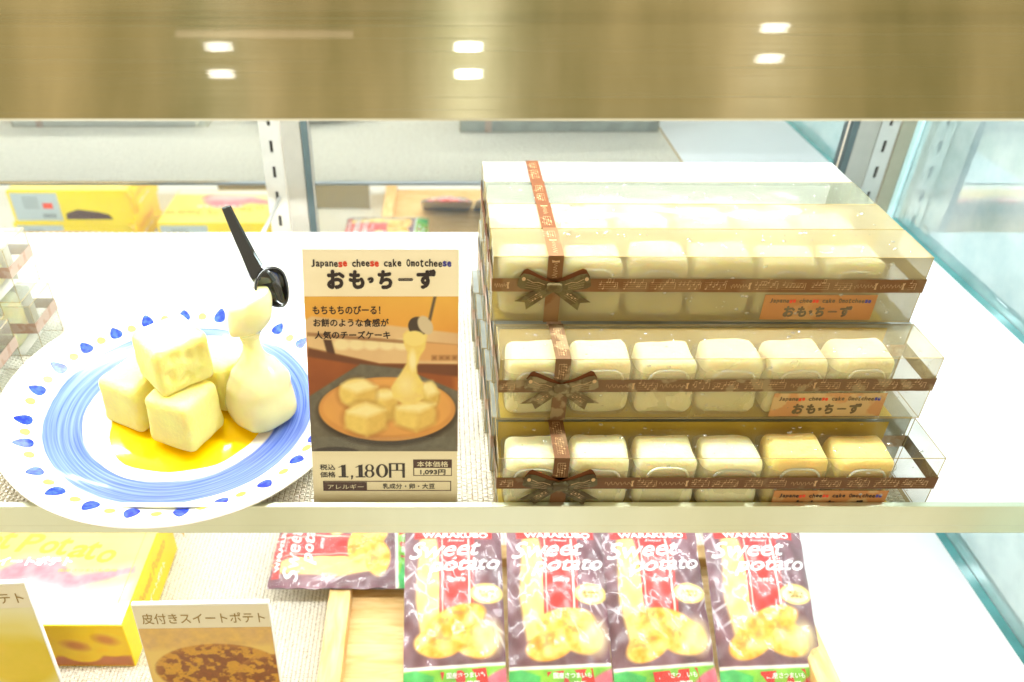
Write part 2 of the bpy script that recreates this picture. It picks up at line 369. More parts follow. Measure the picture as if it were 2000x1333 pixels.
M['tray'] = film('clear_tray', fog=.16, fogcol=(250, 240, 214), rough=.12, patchy=.3)
M['film1'] = film('clear_box_bottom', .07, (210, 194, 140), .04, .6)
M['film2'] = film('clear_box_misty', .30, (222, 208, 164), .06, .25, 12)
M['film3'] = film('clear_box_foggy', .54, (192, 178, 134), .08, .12, 12)
M['film6'] = film('clear_box_half_fogged', .50, (160, 164, 138), .1, .12, 12)
M['film4'] = film('clear_box_fogged_white', .66, (206, 212, 204), .12, .2, 30)
M['crease'] = pbr('folded_film_edge', (164, 144, 92), .15, coat=.8)
M['drop'] = film('water_drop', .25, (250, 246, 235), .02, .1, bump=0, fres=.25)
M['wood'] = None
def wood_mat(n, out):
    p = n.nodes.new('ShaderNodeBsdfPrincipled'); t = n.nodes.new('ShaderNodeTexCoord'); mp = n.nodes.new('ShaderNodeMapping'); mp.inputs['Scale'].default_value = (9, 60, 9)
    n.links.new(t.outputs['Object'], mp.inputs['Vector']); z = n.nodes.new('ShaderNodeTexNoise'); z.inputs['Scale'].default_value = 3; z.inputs['Detail'].default_value = 6; z.inputs['Distortion'].default_value = .6
    n.links.new(mp.outputs[0], z.inputs['Vector']); r = n.nodes.new('ShaderNodeValToRGB')
    r.color_ramp.elements[0].position = .3; r.color_ramp.elements[0].color = (*lin((214, 168, 98)), 1); r.color_ramp.elements[1].position = .7; r.color_ramp.elements[1].color = (*lin((244, 212, 152)), 1)
    n.links.new(z.outputs['Fac'], r.inputs['Fac']); n.links.new(r.outputs[0], p.inputs['Base Color']); p.inputs['Roughness'].default_value = .5
    n.links.new(p.outputs[0], out.inputs['Surface'])
M['wood'] = mat('pale_wood', wood_mat)
def wood_mat2(n, out):
    wood_mat(n, out)
    for q in n.nodes:
        if q.type == 'MAPPING': q.inputs['Scale'].default_value = (60, 9, 9)
M['wood_y'] = mat('pale_wood_long_grain', wood_mat2)
M['yellow'] = pbr('yellow_carton', (255, 220, 14), .35, var=.03, vscale=30, coat=.3)
M['yellow2'] = pbr('deep_yellow_carton', (246, 196, 20), .35, coat=.3)
M['orangeink'] = pbr('orange_ink', (240, 176, 52), .4)
M['redink2'] = pbr('label_red', (214, 42, 40), .4, coat=.3)
M['whiteink'] = pbr('white_ink', (250, 250, 250), .4)
M['greyink'] = pbr('grey_ink', (110, 112, 108), .5)
M['labelw'] = pbr('pale_grey_label', (196, 206, 204), .5)
# ================================================================ the display case
def structure(o): o['kind'] = 'structure'; return o
YM = .455; XW = .466; XS = .4545
# header: stainless fascia of the upper shelf, tilt chosen to mirror the ceiling lamps
hd = empty('upper_shelf', (0, 0, 0.2478), label='brushed stainless upper shelf front spanning the top of the case', cat='shelf')
t35 = math.tan(R(35)); H = .13
box('fascia', (-.9, XW, 0, .002, 0, H/math.cos(R(35))), M['header'], hd, rot=(-R(35), 0, 0))
box('folded_edge', (-.9, XW-.0005, .0006, .010, -.0012, .0006), M['edge'], hd)
box('shelf_board', (-.9, XW-.001, .098, .40, .125, .131), M['white'], hd)
# light tubes
def tube_light(loc, label, tm='tube'):
    o = empty('light_tube', loc, label=label, cat='lamp')
    obj('tube', tube_me('tube', [(-.88, 0, 0), (.44, 0, 0)], .007, 12), M[tm], o)
    box('holder', (-.88, .44, -.009, .009, .0072, .012), M['white'], o)
tube_light((0, .115, .352), 'slim bright tube under the upper shelf, hidden by the steel fascia')
tube_light((0, .05, -.030), 'slim bright tube under the middle shelf, hidden by its rail', 'tube_low')
tube_light((0, .310, .352), 'added fill tube at the back of the upper shelf, hidden by the steel fascia', 'fill_back')  # unseen tube added to brighten the box tops and mirror images
tube_light((0, .300, -.026), 'added fill tube at the back of the middle shelf, hidden by the shelf board', 'fill_low_back')  # weak unseen tube added to light the carton backs in the mirror
# middle shelf
ms = empty('middle_shelf', (0, 0, 0), label='white middle shelf with a stainless front rail, carrying plate and gift boxes', cat='shelf')
box('shelf_board', (-.9, XS, .0045, .392, -.0046, -.0016), M['white'], ms, bev=.0004)
box('price_rail', (-.9, XW-.0008, 0, .0040, -.0060, .0106), M['lip'], ms, bev=.0006)
box('rail_foot', (-.9, XW-.0008, .0012, .0040, -.0138, -.0062), M['lip'], ms, bev=.0006)
# lower shelf
ls = empty('lower_shelf', (0, 0, -.214), label='white lower shelf under the middle one, lined with a woven mat', cat='shelf')
box('shelf_board', (-.9, XS, -.10, .40, -.012, -.0016), M['white'], ls, bev=.0004)
# slotted uprights
def upright(x, w0, label):
    o = empty('slotted_upright', (x, .447, -.25), label=label, cat='upright')
    sw, sh, pitch, n = .0034, .0125, .0278, 22; vs = []; fs = []
    z = 0.0; zs = []
    for k in range(n): zs.append((.006+k*pitch, .006+k*pitch+sh))
    xs = [-w0/2, -sw/2, sw/2, w0/2]; zz = [0]
    for a, b in zs: zz += [a, b]
    zz += [zz[-1]+.01]
    for xx in xs:
        for q in zz: vs.append((xx, 0, q))
    nz_ = len(zz)
    for i in range(3):
        for j in range(nz_-1):
            if i == 1 and j % 2 == 1: continue
            fs.append((i*nz_+j, (i+1)*nz_+j, (i+1)*nz_+j+1, i*nz_+j+1))
    me = pyd('strip', vs, fs); s = obj('strip', me, M['alu'], o)
    md = s.modifiers.new('thick', 'SOLIDIFY'); md.thickness = .0016; md.offset = -1
    box('slot_channel', (-sw, sw, .0030, .0036, 0, zz[-1]), M['slot'], o)
    return o
u1 = upright(-.1895, .021, 'left slotted metal upright in front of the mirrors'); 
box('side_profile', (.0115, .0315, -.001, .006, 0, .62), M['alu2'], u1, bev=.0008)
box('gasket', (.0320, .0385, -.0015, .006, 0, .62), M['gasket'], u1)
u2 = upright(.4375, .019, 'right slotted metal upright beside the green side glass')
box('side_profile', (-.0320, -.0105, -.001, .006, 0, .62), M['alu2'], u2, bev=.0008)
box('gasket', (-.0385, -.0325, -.0015, .006, 0, .62), M['gasket'], u2)
box('end_panel', (.0105, .0270, -.002, .006, 0, .62), M['olive'], u2)
# bracket arm
br = tag(obj('shelf_bracket', tube_me('shelf_bracket', [(-.187, .4455, .012), (-.196, .42, -.004), (-.199, .394, -.006)], .0022, 8), M['alu']), 'small steel bracket holding the shelf on the left upright', 'bracket')
# mirrors
mm = tag(box('mirror_door', (-.9, -.2005, YM, YM+.004, -.25, .38), M['mirror']), 'mirrored back door left of the slotted upright, reflecting yellow boxes', 'mirror')
mm = tag(box('mirror_door', (-.1505, .3985, YM, YM+.004, -.25, .38), M['mirror']), 'mirrored back door between the two uprights, reflecting the gift boxes', 'mirror')
# side glass
sg = empty('side_glass', (XW, 0, 0), label='green tinted glass side wall at the right end of the case', cat='glass wall')
box('glass_panel', (0, .005, -.16, .4525, -.25, .38), M['side'], sg)
box('corner_trim', (-.0045, -.0004, .436, .4446, -.25, .38), pbr('pale_cyan_trim', (190, 228, 228), .25, coat=.6), sg, bev=.0008)
box('base_trim', (-.0108, -.0006, -.0, .430, -.0090, -.0040), M['teal'], sg)
box('base_trim', (-.0108, -.0006, -.10, .430, -.2230, -.2180), M['teal'], sg)
# ceiling with downlights above the customer
cl = structure(box('ceiling', (-3.2, 3.2, -3.6, -.4, 2.62, 2.66), pbr('warm_ceiling', (236, 212, 165), .8, var=.2, vscale=1.5)))
def downlight(x, y, k, label):
    o = empty('downlight', (x, y, 2.62), label=label, cat='lamp', group='downlights in the shop ceiling')
    n = 20
    for dy in (-.0095, .0095):  # lens doubled to build the double reflection into the lamp shape
        vs = [(k*.054*math.cos(2*math.pi*i/n), dy+k*.0075*math.sin(2*math.pi*i/n), -.012) for i in range(n)]
        obj('lens', pyd('lens', vs, [tuple(range(n))[::-1]]), M['down_hot' if abs(x) < .3 else 'down'], o)
    box('housing', (-.07, .07, -.030, .030, -.0105, .0), M['white'], o, bev=.003)
CAM = Vector((-0.0168, -0.3422, 0.3631)); Fv = Vector((0, math.cos(.5961), -math.sin(.5961))); Uv = Vector((0, math.sin(.5961), math.cos(.5961)))
nh = Vector((0, -math.cos(R(35)), math.sin(R(35))))
def seen_in_fascia(px, py, zc=2.608):
    d = Fv+Vector((1, 0, 0))*((px-859.35)/1563.1)-Uv*((py-666.5)/1563.1)
    t = (Vector((0, 0, .2478))-CAM).dot(nh)/d.dot(nh); p = CAM+d*t; r = d-2*d.dot(nh)*nh; s = (zc-p.z)/r.z; return p+r*s
for (px, py, lb) in [(427, 92, 'far'), (915, 92, 'far'), (1513, 55, 'far'), (432, 145, 'near'), (915, 145, 'near'), (1503, 115, 'near')]:
    q = seen_in_fascia(px, py)
    downlight(q.x, q.y, 1.0, '%s warm oblong downlight in the shop ceiling, %s' % ('outer' if lb == 'far' else 'inner', {4: 'left of the customer', 9: 'over the customer', 1: 'right of the customer'}[int(str(px)[0])]))
a_, b_ = seen_in_fascia(345, 64), seen_in_fascia(690, 64)
ln = empty('linear_lamp', ((a_.x+b_.x)/2, a_.y, 2.60), label='long thin ceiling lamp reflected as a line in the steel fascia', cat='lamp')
box('diffuser', (-abs(b_.x-a_.x)/2, abs(b_.x-a_.x)/2, -.011, .011, -.010, 0), pbr('lamp_diffuser', (255, 225, 190), .5, emit=2.5), ln)
box('housing', (-abs(b_.x-a_.x)/2, abs(b_.x-a_.x)/2, -.016, .016, .0005, .019), M['white'], ln)
a_, b_ = seen_in_fascia(300, 20, 2.5), seen_in_fascia(1000, 2, 2.5)
tag(box('ceiling_beam', (-.9, .25, a_.y, b_.y+.12, 2.50, 2.619), pbr('pale_beam', (250, 214, 180), .6)), 'pale ceiling beam mirrored along the top edge of the fascia', 'beam')
c_ = seen_in_fascia(900, 38, 2.60)
tag(box('ceiling_track', (-3.0, 3.0, c_.y-.018, c_.y+.018, 2.60, 2.619), pbr('dark_track', (52, 34, 20), .5)), 'dark ceiling track running beside the pale beam', 'track')
# ---------------------------------------------------------------- woven mats (real woven pillows)
def mat_mesh(name, x0, x1, y0, y1, p=.0033, wav=0):
    nx, ny = int((x1-x0)/p), int((y1-y0)/(p*.5))
    prof = np.array([(-.5, -.5, 0), (.5, -.5, 0), (.5, .5, 0), (-.5, .5, 0), (-.30, -.32, 1), (.30, -.32, 1), (.30, .32, 1), (-.30, .32, 1)])
    fc = np.array([(0, 1, 5, 4), (1, 2, 6, 5), (2, 3, 7, 6), (3, 0, 4, 7), (4, 5, 6, 7)])
    I, J = np.meshgrid(np.arange(nx), np.arange(ny), indexing='ij'); I = I.ravel(); J = J.ravel()
    # warp pillow pairs and weft slivers alternate like a basket weave
    par = (I+J) % 2
    wx = np.where(par == 0, p*.80, p*1.10); wy = np.where(par == 0, p*.60, p*.30); hh = np.where(par == 0, .0011, .0006)
    cx = x0+(I+.5)*p; cyy = y0+(J+.5)*p*.5
    if wav: cyy = cyy+0
    jit = rng.normal(0, p*.03, (len(I), 2))
    V = np.empty((len(I), 8, 3))
    V[:, :, 0] = cx[:, None]+prof[None, :, 0]*wx[:, None]+jit[:, :1]
    V[:, :, 1] = cyy[:, None]+prof[None, :, 1]*wy[:, None]+jit[:, 1:]
    V[:, :, 2] = prof[None, :, 2]*hh[:, None]
    F_ = (fc[None]+(np.arange(len(I))*8)[:, None, None]).reshape(-1, 4)
    return quads(name, V.reshape(-1, 3), F_, False)
def woven_mat(z, x0, x1, y0, y1, label):
    o = empty('woven_mat', (0, 0, z), label=label, cat='mat')
    # backing sheet with a slightly uneven rear edge
    n = 60; vs = []; 
    for k in range(n+1):
        x = x0+(x1-x0)*k/n; ye = y1-.006+.006*math.sin(k*.11+.4)+.001*math.sin(k*.9)
        vs += [(x, y0, 0), (x, ye, 0)]
    b = obj('backing', pyd('backing', vs, [(2*k, 2*k+2, 2*k+3, 2*k+1) for k in range(n)]), M['matbase'], o)
    me = mat_mesh('weave', x0, x1, y0, y1-.006)
    wv = obj('weave', me, M['mat'], o); wv['kind'] = 'stuff'; wv.location = (0, 0, .0001)
woven_mat(-.0012, -.62, .2775, .0045, .395, 'pale woven vinyl mat under the plate and gift boxes')
woven_mat(-.2150, -.62, .300, -.06, .400, 'pale woven vinyl mat lining the lower shelf')
# ================================================================ gift boxes
BL, BD, BH = .26, .0362, .0456
def superbox(name, a, b, c, n=12, e=.28, taper=0, lump=0, seed=0, dent=0):
    """rounded block, base at z=0; a,b,c full sizes"""
    bm = bmesh.new(); bmesh.ops.create_cube(bm, size=2); bmesh.ops.subdivide_edges(bm, edges=bm.edges[:], cuts=n, use_grid_fill=True)
    r = random.Random(seed); ph = [r.uniform(0, 6.28) for _ in range(9)]
    for v in bm.verts:
        x, y, z = v.co; d = Vector((x, y, z)); k = 1-e
        core = Vector((max(-k, min(k, x)), max(-k, min(k, y)), max(-k, min(k, z)))); q = d-core
        if q.length > 0: q = q.normalized()*e*min(1, (q.length/e)) if sum(abs(t) > 1e-6 for t in q) > 1 else q
        p = core+q
        if lump:
            s = 1+lump*(math.sin(3*x+ph[0])*math.sin(2.6*y+ph[1])+.6*math.sin(4.1*z+ph[2]+x)+.35*math.sin(9*x+ph[3])*math.sin(8*z+ph[4]))
            p = p*s
        tp = 1-taper*(p.z+1)/2
        v.co = Vector((p.x*a/2*tp, p.y*b/2*tp, (p.z+1)*c/2))
    me = bpy.data.meshes.new(name); bm.to_mesh(me); bm.free(); me.polygons.foreach_set('use_smooth', [True]*len(me.polygons)); return me
cake_meshes = [superbox('wrapped_cake', .0362, .0285, .0405, 10, .30, .05, .022, s) for s in range(4)]
for m_e in cake_meshes: m_e.materials.append(M['cake'])
cake_meshes_g = [m_e.copy() for m_e in cake_meshes]
for m_e in cake_meshes_g: m_e.materials.clear(); m_e.materials.append(M['cake_gold'])
# pressed crust on the front of each cake: a raised rim loop
def rimloop(name, hw, zt, zb, y, r):
    pts = []
    for k in range(29):
        a = math.pi*(k/28.0); n_ = 4.0
        cx_, sx_ = math.cos(a), math.sin(a)
        pts.append((hw*math.copysign(abs(cx_)**(2/n_), cx_), y-.0004*math.sin(a*3), zb+(zt-zb)*abs(sx_)**(2/n_)))
    return tube_me(name, pts, r, 6)
def ribbon_print(P, length, wd, horiz=True, seed=0, off=0.0):
    """staff lines, notes and a scribbled signature, along the ribbon"""
    r = random.Random(seed); t = off; m = M['rprint']
    def q(u, v): return (u, v) if horiz else (-v, u)
    while t < length-.004:
        L = r.uniform(.010, .016)
        if r.random() < .62:
            L = min(L, length-t-.002)
            for k in range(4): P.line([q(t, (k-1.5)*wd*.16), q(t+L, (k-1.5)*wd*.16)], .00013, m)
            u = t+.001
            while u < t+L-.001:
                v = r.choice([-1.5, -.5, .5, 1.5])*wd*.16; c = q(u, v); P.ell(c[0], c[1], .0006, .0005, m, n=8); P.line([q(u+.0005, v), q(u+.0005, v+wd*.28)], .0002, m)
                if r.random() < .4: P.line([q(u+.0005, v+wd*.28), q(u+.0020, v+wd*.28)], .0003, m)
                u += r.uniform(.0012, .0024)
            P.line([q(t+L, -wd*.24), q(t+L, wd*.24)], .0003, m)
        else:
            pts = []; L = min(L*1.1, length-t-.002)
            for k in range(40):
                s = k/39.0; pts.append(q(t+L*s, wd*.16*math.sin(s*38+seed)*(1-.5*s)+wd*.06*math.sin(s*90)))
            P.line(pts, .00022, m)
            c = q(t+L, 0); P.poly([q(t+L-.0006, -wd*.25), q(t+L+.0008, -wd*.25), q(t+L+.0004, 0), q(t+L+.0010, wd*.26), q(t+L-.0008, wd*.22), q(t+L-.0004, 0)], m)
        t += L+r.uniform(.0015, .004)
film_shell = box_me('film', 0, BL, 0, BD, 0, BH)
def edges_me():
    vs = []; fs = []; r = .00028
    c = [(0, 0), (BL, 0), (BL, BD), (0, BD)]
    segs = []
    for i in range(4):
        a, b = c[i], c[(i+1) % 4]
        for z in (r, BH-r): segs.append(((a[0], a[1], z), (b[0], b[1], z)))
        segs.append(((a[0], a[1], 0), (a[0], a[1], BH)))
    for a, b in segs:
        a = Vector(a); b = Vector(b); d = (b-a).normalized(); u = d.orthogonal().normalized(); w_ = d.cross(u); o = len(vs)
        for p in (a, b):
            for k in range(4): an = math.pi/4+math.pi/2*k; vs.append(p+(u*math.cos(an)+w_*math.sin(an))*r)
        fs += [(o+k, o+(k+1) % 4, o+4+(k+1) % 4, o+4+k) for k in range(4)]
    return pyd('folded_edge', vs, fs)
edge_m = edges_me(); edge_m.materials.append(M['crease'])
RZ, RX, RW = .0262, .0368, .0092      # ribbon height on the front, ribbon position along the box, width
def strip_box(a, b): return box_me('ribbon', *a, *b) if False else None
def band_me(name, horiz):
    """ribbon loop right round the box"""
    e = .0007; w_ = RW/2; t = .00025
    if horiz: path = [(-e, -e), (BL+e, -e), (BL+e, BD+e), (-e, BD+e)]
    else: path = [(-e, -e*.5), (BD+e, -e*.5), (BD+e, BH+e), (-e, BH+e)]
    vs = []; fs = []; n = len(path)
    for (a, b) in path:
        if horiz: vs += [(a, b, RZ-w_), (a, b, RZ+w_)]
        else: vs += [(RX-w_, a, b), (RX+w_, a, b)]
    for i in range(n): j = (i+1) % n; fs.append((2*i, 2*j, 2*j+1, 2*i+1))
    return pyd(name, vs, fs)
bh, bv = band_me('ribbon_band', True), band_me('ribbon_band', False)
bh.materials.append(M['ribbon']); bv.materials.append(M['ribbon'])
# cupped clear inner tray: six open cups
def tray_me():
    vs = []; fs = []
    for k in range(6):
        cx = .0225+k*.0394; n = 32; o = len(vs)
        for z, s in ((.001, .90), (.004, .98), (.030, 1.0), (.0335, 1.035)):
            for i in range(n):
                a = 2*math.pi*i/n; ca, sa = math.cos(a), math.sin(a); e_ = .4
                vs.append((cx+.0188*s*math.copysign(abs(ca)**e_, ca), .0180+.0162*s*math.copysign(abs(sa)**e_, sa), z))
        for L in range(3):
            for i in range(n): fs.append((o+L*n+i, o+L*n+(i+1) % n, o+(L+1)*n+(i+1) % n, o+(L+1)*n+i))
    return pyd('inner_tray', vs, fs, True)
tray_m = tray_me(); tray_m.materials.append(M['tray'])
def liner_me():
    x0, x1, y0, y1, z0, z1, t = .002, .2440, .001, BD-.001, .0006, .0435, .0005
    vs = [(x0, y0, z0), (x1, y0, z0), (x1, y1, z0), (x0, y1, z0), (x0, y1, z1), (x1, y1, z1)]
    return pyd('liner', vs, [(0, 1, 2, 3), (3, 2, 5, 4)])
liner_m = liner_me(); liner_m.materials.append(M['liner'])
liner_w = liner_m.copy(); liner_w.materials.clear(); liner_w.materials.append(M['wl'])
def bow(parent, seed, bm_):
    """flat, star-like pressed bow: two folded loops, two notched tails, a knot"""
    o = bpy.data.objects.new('bow', None); link(o, parent); o.location = (RX, -.0014, RZ+.0002); r = random.Random(seed)
    def sheet(name, outline, depth, m, y0):
        # fan of triangles round a raised middle, so the piece catches light like folded ribbon
        c = np.mean(np.array(outline), 0); vs = [(c[0], y0-depth, c[1])]; n = len(outline)
        for k, (x, z) in enumerate(outline): vs.append((x, y0-depth*.25*(abs(x)/.02), z))
        for (x, z) in outline: vs.append(((x+c[0])/2, y0-depth*.85, (z+c[1])/2))
        fs = [(0, 1+n+(k+1) % n, 1+n+k) for k in range(n)]+[(1+n+k, 1+n+(k+1) % n, 1+(k+1) % n, 1+k) for k in range(n)]
        q_ = obj(name, pyd(name, vs, fs, False), m, o); q_.modifiers.new('thick', 'SOLIDIFY').thickness = .0003; return q_
    for sx in (-1, 1):
        j = lambda v: v+r.uniform(-.0006, .0006)
        # back fold of the loop shows above the front fold
        sheet('loop', [(sx*x, z) for x, z in ((0, .0026), (.008, j(.0068)), (j(.0165), .0118), (.0186, .0110), (.0212, .0062), (.0120, .0030), (.004, .0010))], .0006, M['ribbon'] if bm_ != M['bow1'] else M['ribbon'], -.0002)
        sheet('loop', [(sx*x, z) for x, z in ((0, .0022), (.007, .0042), (j(.0150), .0082), (.0190, .0088), (.0214, .0056), (.0222, .0004), (.0200, -.0014), (.0110, -.0030), (0, -.0028))], .0008, bm_, -.0010)
        P = Print(); P.line([(sx*.006, .0022), (sx*.010, .0040), (sx*.013, .0038), (sx*.017, .0062)], .0003, M['rprint']); P.ell(sx*.0188, .0062, .0012, .0014, M['rprint'], n=8)
        for k in range(3): P.line([(sx*.008, -.0008+k*.0011), (sx*.0175, .0006+k*.0018)], .00012, M['rprint'])
        P.build('ribbon_print', lambda x, y, h: (x, -.0032, y), o)
        a = R(-35+r.uniform(-3, 3)); w_ = .0043
        pts2 = [(.002, w_*.8), (.002, -w_*.8), (.0225+r.uniform(-.001, .001), -w_*1.15), (.0205, 0), (.0262+r.uniform(-.001, .001), w_*.95)]
        sheet('tail', [(sx*(u*math.cos(a)-v*math.sin(a)), u*math.sin(a)+v*math.cos(a)) for u, v in pts2], .0008, bm_, -.0004)
        P = Print()
        for k in range(3): P.line([(.009, (k-1)*.0012), (.018, (k-1)*.0012)], .00012, M['rprint'])
        for k in range(4): P.ell(.010+.0019*k, r.uniform(-.002, .002), .0005, .0005, M['rprint'], n=6)
        P.build('ribbon_print', lambda x, y, h: (sx*(x*math.cos(a)-y*math.sin(a)), -.0015, x*math.sin(a)+y*math.cos(a)), o)
    kn = superbox('knot', .0094, .0034, .0058, 4, .5); obj('knot', kn, bm_, o, loc=(0, -.0020, -.0030))
def handprint(P, x0, y0, x1, y1, segs, h=.00014):
    """hand lettered line: each (text, material, weight) glyph set on a wobbling baseline"""
    n = sum(len(s[0]) for s in segs); r = random.Random(3); W = x1-x0; i = 0
    for t, m, bold in segs:
        for ch in t:
            if ch != ' ':
                up = ch.isupper() or ch in 'hkt'; hh = (y1-y0)*(1.0 if up else .66); lo = y0-(0.18*(y1-y0) if ch in 'pg' else 0)
                cw = W/n*.74*(.85 if ch in 'tJ' else 1); xx = x0+W*(i+.12)/n; dy = r.uniform(-.06, .06)*(y1-y0)
                (P.bold(ch, xx, lo+dy, xx+cw, lo+dy+hh+(y0-lo)*.9, m, (y1-y0)*bold, h=h) if bold > 0 else P.text(ch, xx, lo+dy, xx+cw, lo+dy+hh+(y0-lo)*.9, m, 0, h=h))
            i += 1
TITLE = [('Japane', M['ink'], .04), ('se', M['inkred'], .07), (' chee', M['ink'], .04), ('se', M['inkred'], .07), (' cake ', M['ink'], .04), ('Omotchee', M['ink'], .04), ('se', M['inkblue'], .07)]
def kana_title(P, x0, y0, x1, y1, m, h=.00014, b=.075):
    W = x1-x0; Hh = y1-y0
    for ch, a, c, lo, hi in (('お', 0, .165, 0, 1), ('も', .20, .345, .0, .98), ('っ', .37, .43, .30, .62), ('ち', .465, .60, 0, .98), ('ー', .65, .79, .42, .56), ('ず', .82, 1.0, 0, 1.02)):
        rr = Hh*.055; P.bold(ch, x0+W*a+rr, y0+Hh*lo+rr, x0+W*c-rr, y0+Hh*hi-rr, m, rr, h=h)
def drops(parent, n, seed, top=True, front=True, z=BH):
    r = random.Random(seed); vs = []; fs = []
    for _ in range(n):
        rad = r.choice([.0004, .0005, .0006, .0010]); u = r.uniform(.01, BL-.01)
        on_top = top and (not front or r.random() < .6)
        c = (u, r.uniform(.004, BD-.004), z+.0001) if on_top else (u, -.0001, r.uniform(.004, BH-.004))
        o = len(vs); K = 8
        for L, (rr, hh) in enumerate(((1, 0), (.75, .5))):
            for k in range(K):
                a = 2*math.pi*k/K; dx, dy = rad*rr*math.cos(a)*1.3, rad*rr*math.sin(a)
                vs.append((c[0]+dx, c[1]+dy, c[2]+rad*hh*.8) if on_top else (c[0]+dx, c[1]-rad*hh*.8, c[2]+dy))
        fs += [(o+k, o+(k+1) % K, o+K+(k+1) % K, o+K+k) for k in range(K)]+[tuple(o+K+k for k in range(K))]
    d = obj('condensation', pyd('condensation', vs, fs, True), M['drop'], parent); d['kind'] = 'stuff'
def gift_box(loc, rot, filmm, label, front=True, seed=0, group='clear gift boxes of wrapped cakes', mini=False, tier=0):
    o = empty('gift_box', loc, (0, 0, rot), label, 'gift box', group)
    f = bpy.data.objects.new('film', film_shell.copy()); link(f, o); f.data.materials.clear(); f.data.materials.append(filmm)
    for nm, me in (('folded_edge', edge_m), ('liner', liner_m if front else liner_w), ('ribbon_band', bh), ('ribbon_band', bv)):
        q = bpy.data.objects.new(nm, me); link(q, o)
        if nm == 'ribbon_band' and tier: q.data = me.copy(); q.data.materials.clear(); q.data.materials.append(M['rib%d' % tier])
    if not mini:
        P = Print(); ribbon_print(P, BD-.003, RW, False, seed=seed+20, off=.002)
        P.build('ribbon_print', lambda x, y, h: (RX+x, y, BH+.0009+h), o)
    if front:
        q = bpy.data.objects.new('inner_tray', tray_m); link(q, o)
        P = Print(); ribbon_print(P, BL-RX-.030, RW, True, seed=seed)
        P.build('ribbon_print', lambda x, y, h: (RX+.027+x, -.0009-h, RZ+y), o)
        P = Print(); ribbon_print(P, .010, RW, True, seed=seed+3)
        P.build('ribbon_print', lambda x, y, h: (.001+x, -.0009-h, RZ+y), o)
        P = Print(); ribbon_print(P, .013, RW, False, seed=seed+5)
        P.build('ribbon_print', lambda x, y, h: (RX+x, -.0009-h, .0315+y), o)
        bow(o, seed, M['bow%d' % tier])
        st = box('sticker', (.1665, .2350, -.00022, -.00008, .0018, .0196), M[['stick', 'stick2', 'stick3'][tier-1]], o)
        P = Print(); ik = M['ink'] if tier == 1 else M['ink2']; handprint(P, .1700, .0142, .2320, .0172, TITLE if tier == 1 else [(a_, ik if b_ == M['ink'] else b_, c_) for a_, b_, c_ in TITLE]); kana_title(P, .1800, .0038, .2220, .0118, ik)
        P.build('lettering', lambda x, y, h: (x, -.00022-h, y), st)
    if not mini: drops(o, 110 if front else 50, seed, True, front)
    return o
X1, X2, X3 = .0174, .0185, .0153
frontspec = [(X1, .0046, 0, 0.0, 'film1', 'bottom', 'the lowest clear gift box of the stack, its bow just above the steel rail'),
             (X2, .0384, BH+.0008, .0066, 'film2', 'middle', 'the clear gift box with blistered ribbon, second from the bottom of the stack'),
             (X3, .0788, 2*(BH+.0008), -.0066, 'film3', 'top', 'the foggy clear gift box at the top front of the stack, bow fully in view')]
ordn = ['first', 'second', 'third', 'fourth', 'fifth', 'sixth']
for (x, y, z, rt, fm, nm, lb) in frontspec:
    g = gift_box((x, y, z), rt, M[fm], lb.replace('the ', '', 1), True, seed=len(nm), tier=[0, 1, 2, 3][1+['bottom', 'middle', 'top'].index(nm)])
    for k in range(6):
        lx, ly = .0225+k*.0394, .0160
        cx = x+lx*math.cos(rt)-ly*math.sin(rt); cyy = y+lx*math.sin(rt)+ly*math.cos(rt)
        c = empty('wrapped_cake', (cx, cyy, z+.0018), (0, 0, rt+random.uniform(-.03, .03)), 'cream coloured square cake, %s from the bow end in the %s gift box' % (ordn[k], nm), 'cake', 'cakes inside the clear gift boxes')
        sk = obj('skin', (cake_meshes if k < 4 or nm != 'bottom' else cake_meshes_g)[(k+len(nm)) % 4], None, c); sk.scale = (random.uniform(.96, 1.02), random.uniform(.95, 1.0), random.uniform(.93, 1.01))
        obj('crust_rim', rimloop('crust_rim', .0125+random.uniform(-.001, .001), .0325+random.uniform(-.001, .001), .016, -.0138, .0008), M['cake'], c)
# boxes behind, row by row
rows = ['second', 'third', 'fourth', 'fifth', 'sixth']
for k in range(3):
    gift_box((X3-.0002*(k+1), .0788+.0375*(k+1), 2*(BH+.0008)), -.0066, M[['film3', 'film6', 'film4'][k]], 'fogged clear gift box on top of the stack, %s row back from the bow' % rows[k], False, 30+k)
    if k == 0:
        for j in range(6):
            c = tag(obj('wrapped_cake', cake_meshes[j % 4], None, None, loc=(X3-.0002+.0225+j*.0394, .0788+.0375+.0178, 2*(BH+.0008)+.0018)), 'blurred cream cake under fogged film, %s from the ribbon end in the second top row' % ordn[j], 'cake', 'cakes inside the clear gift boxes')
for k in range(4):
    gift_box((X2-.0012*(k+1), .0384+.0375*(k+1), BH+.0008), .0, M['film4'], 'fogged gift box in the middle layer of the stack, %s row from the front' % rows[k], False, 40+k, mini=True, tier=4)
for k in range(5):
    gift_box((X1-.0016*(k+1), .0046+.0375*(k+1), 0), .0, M['film4'], 'fogged gift box in the bottom layer of the stack, %s row from the front' % rows[k], False, 50+k, mini=True, tier=4)
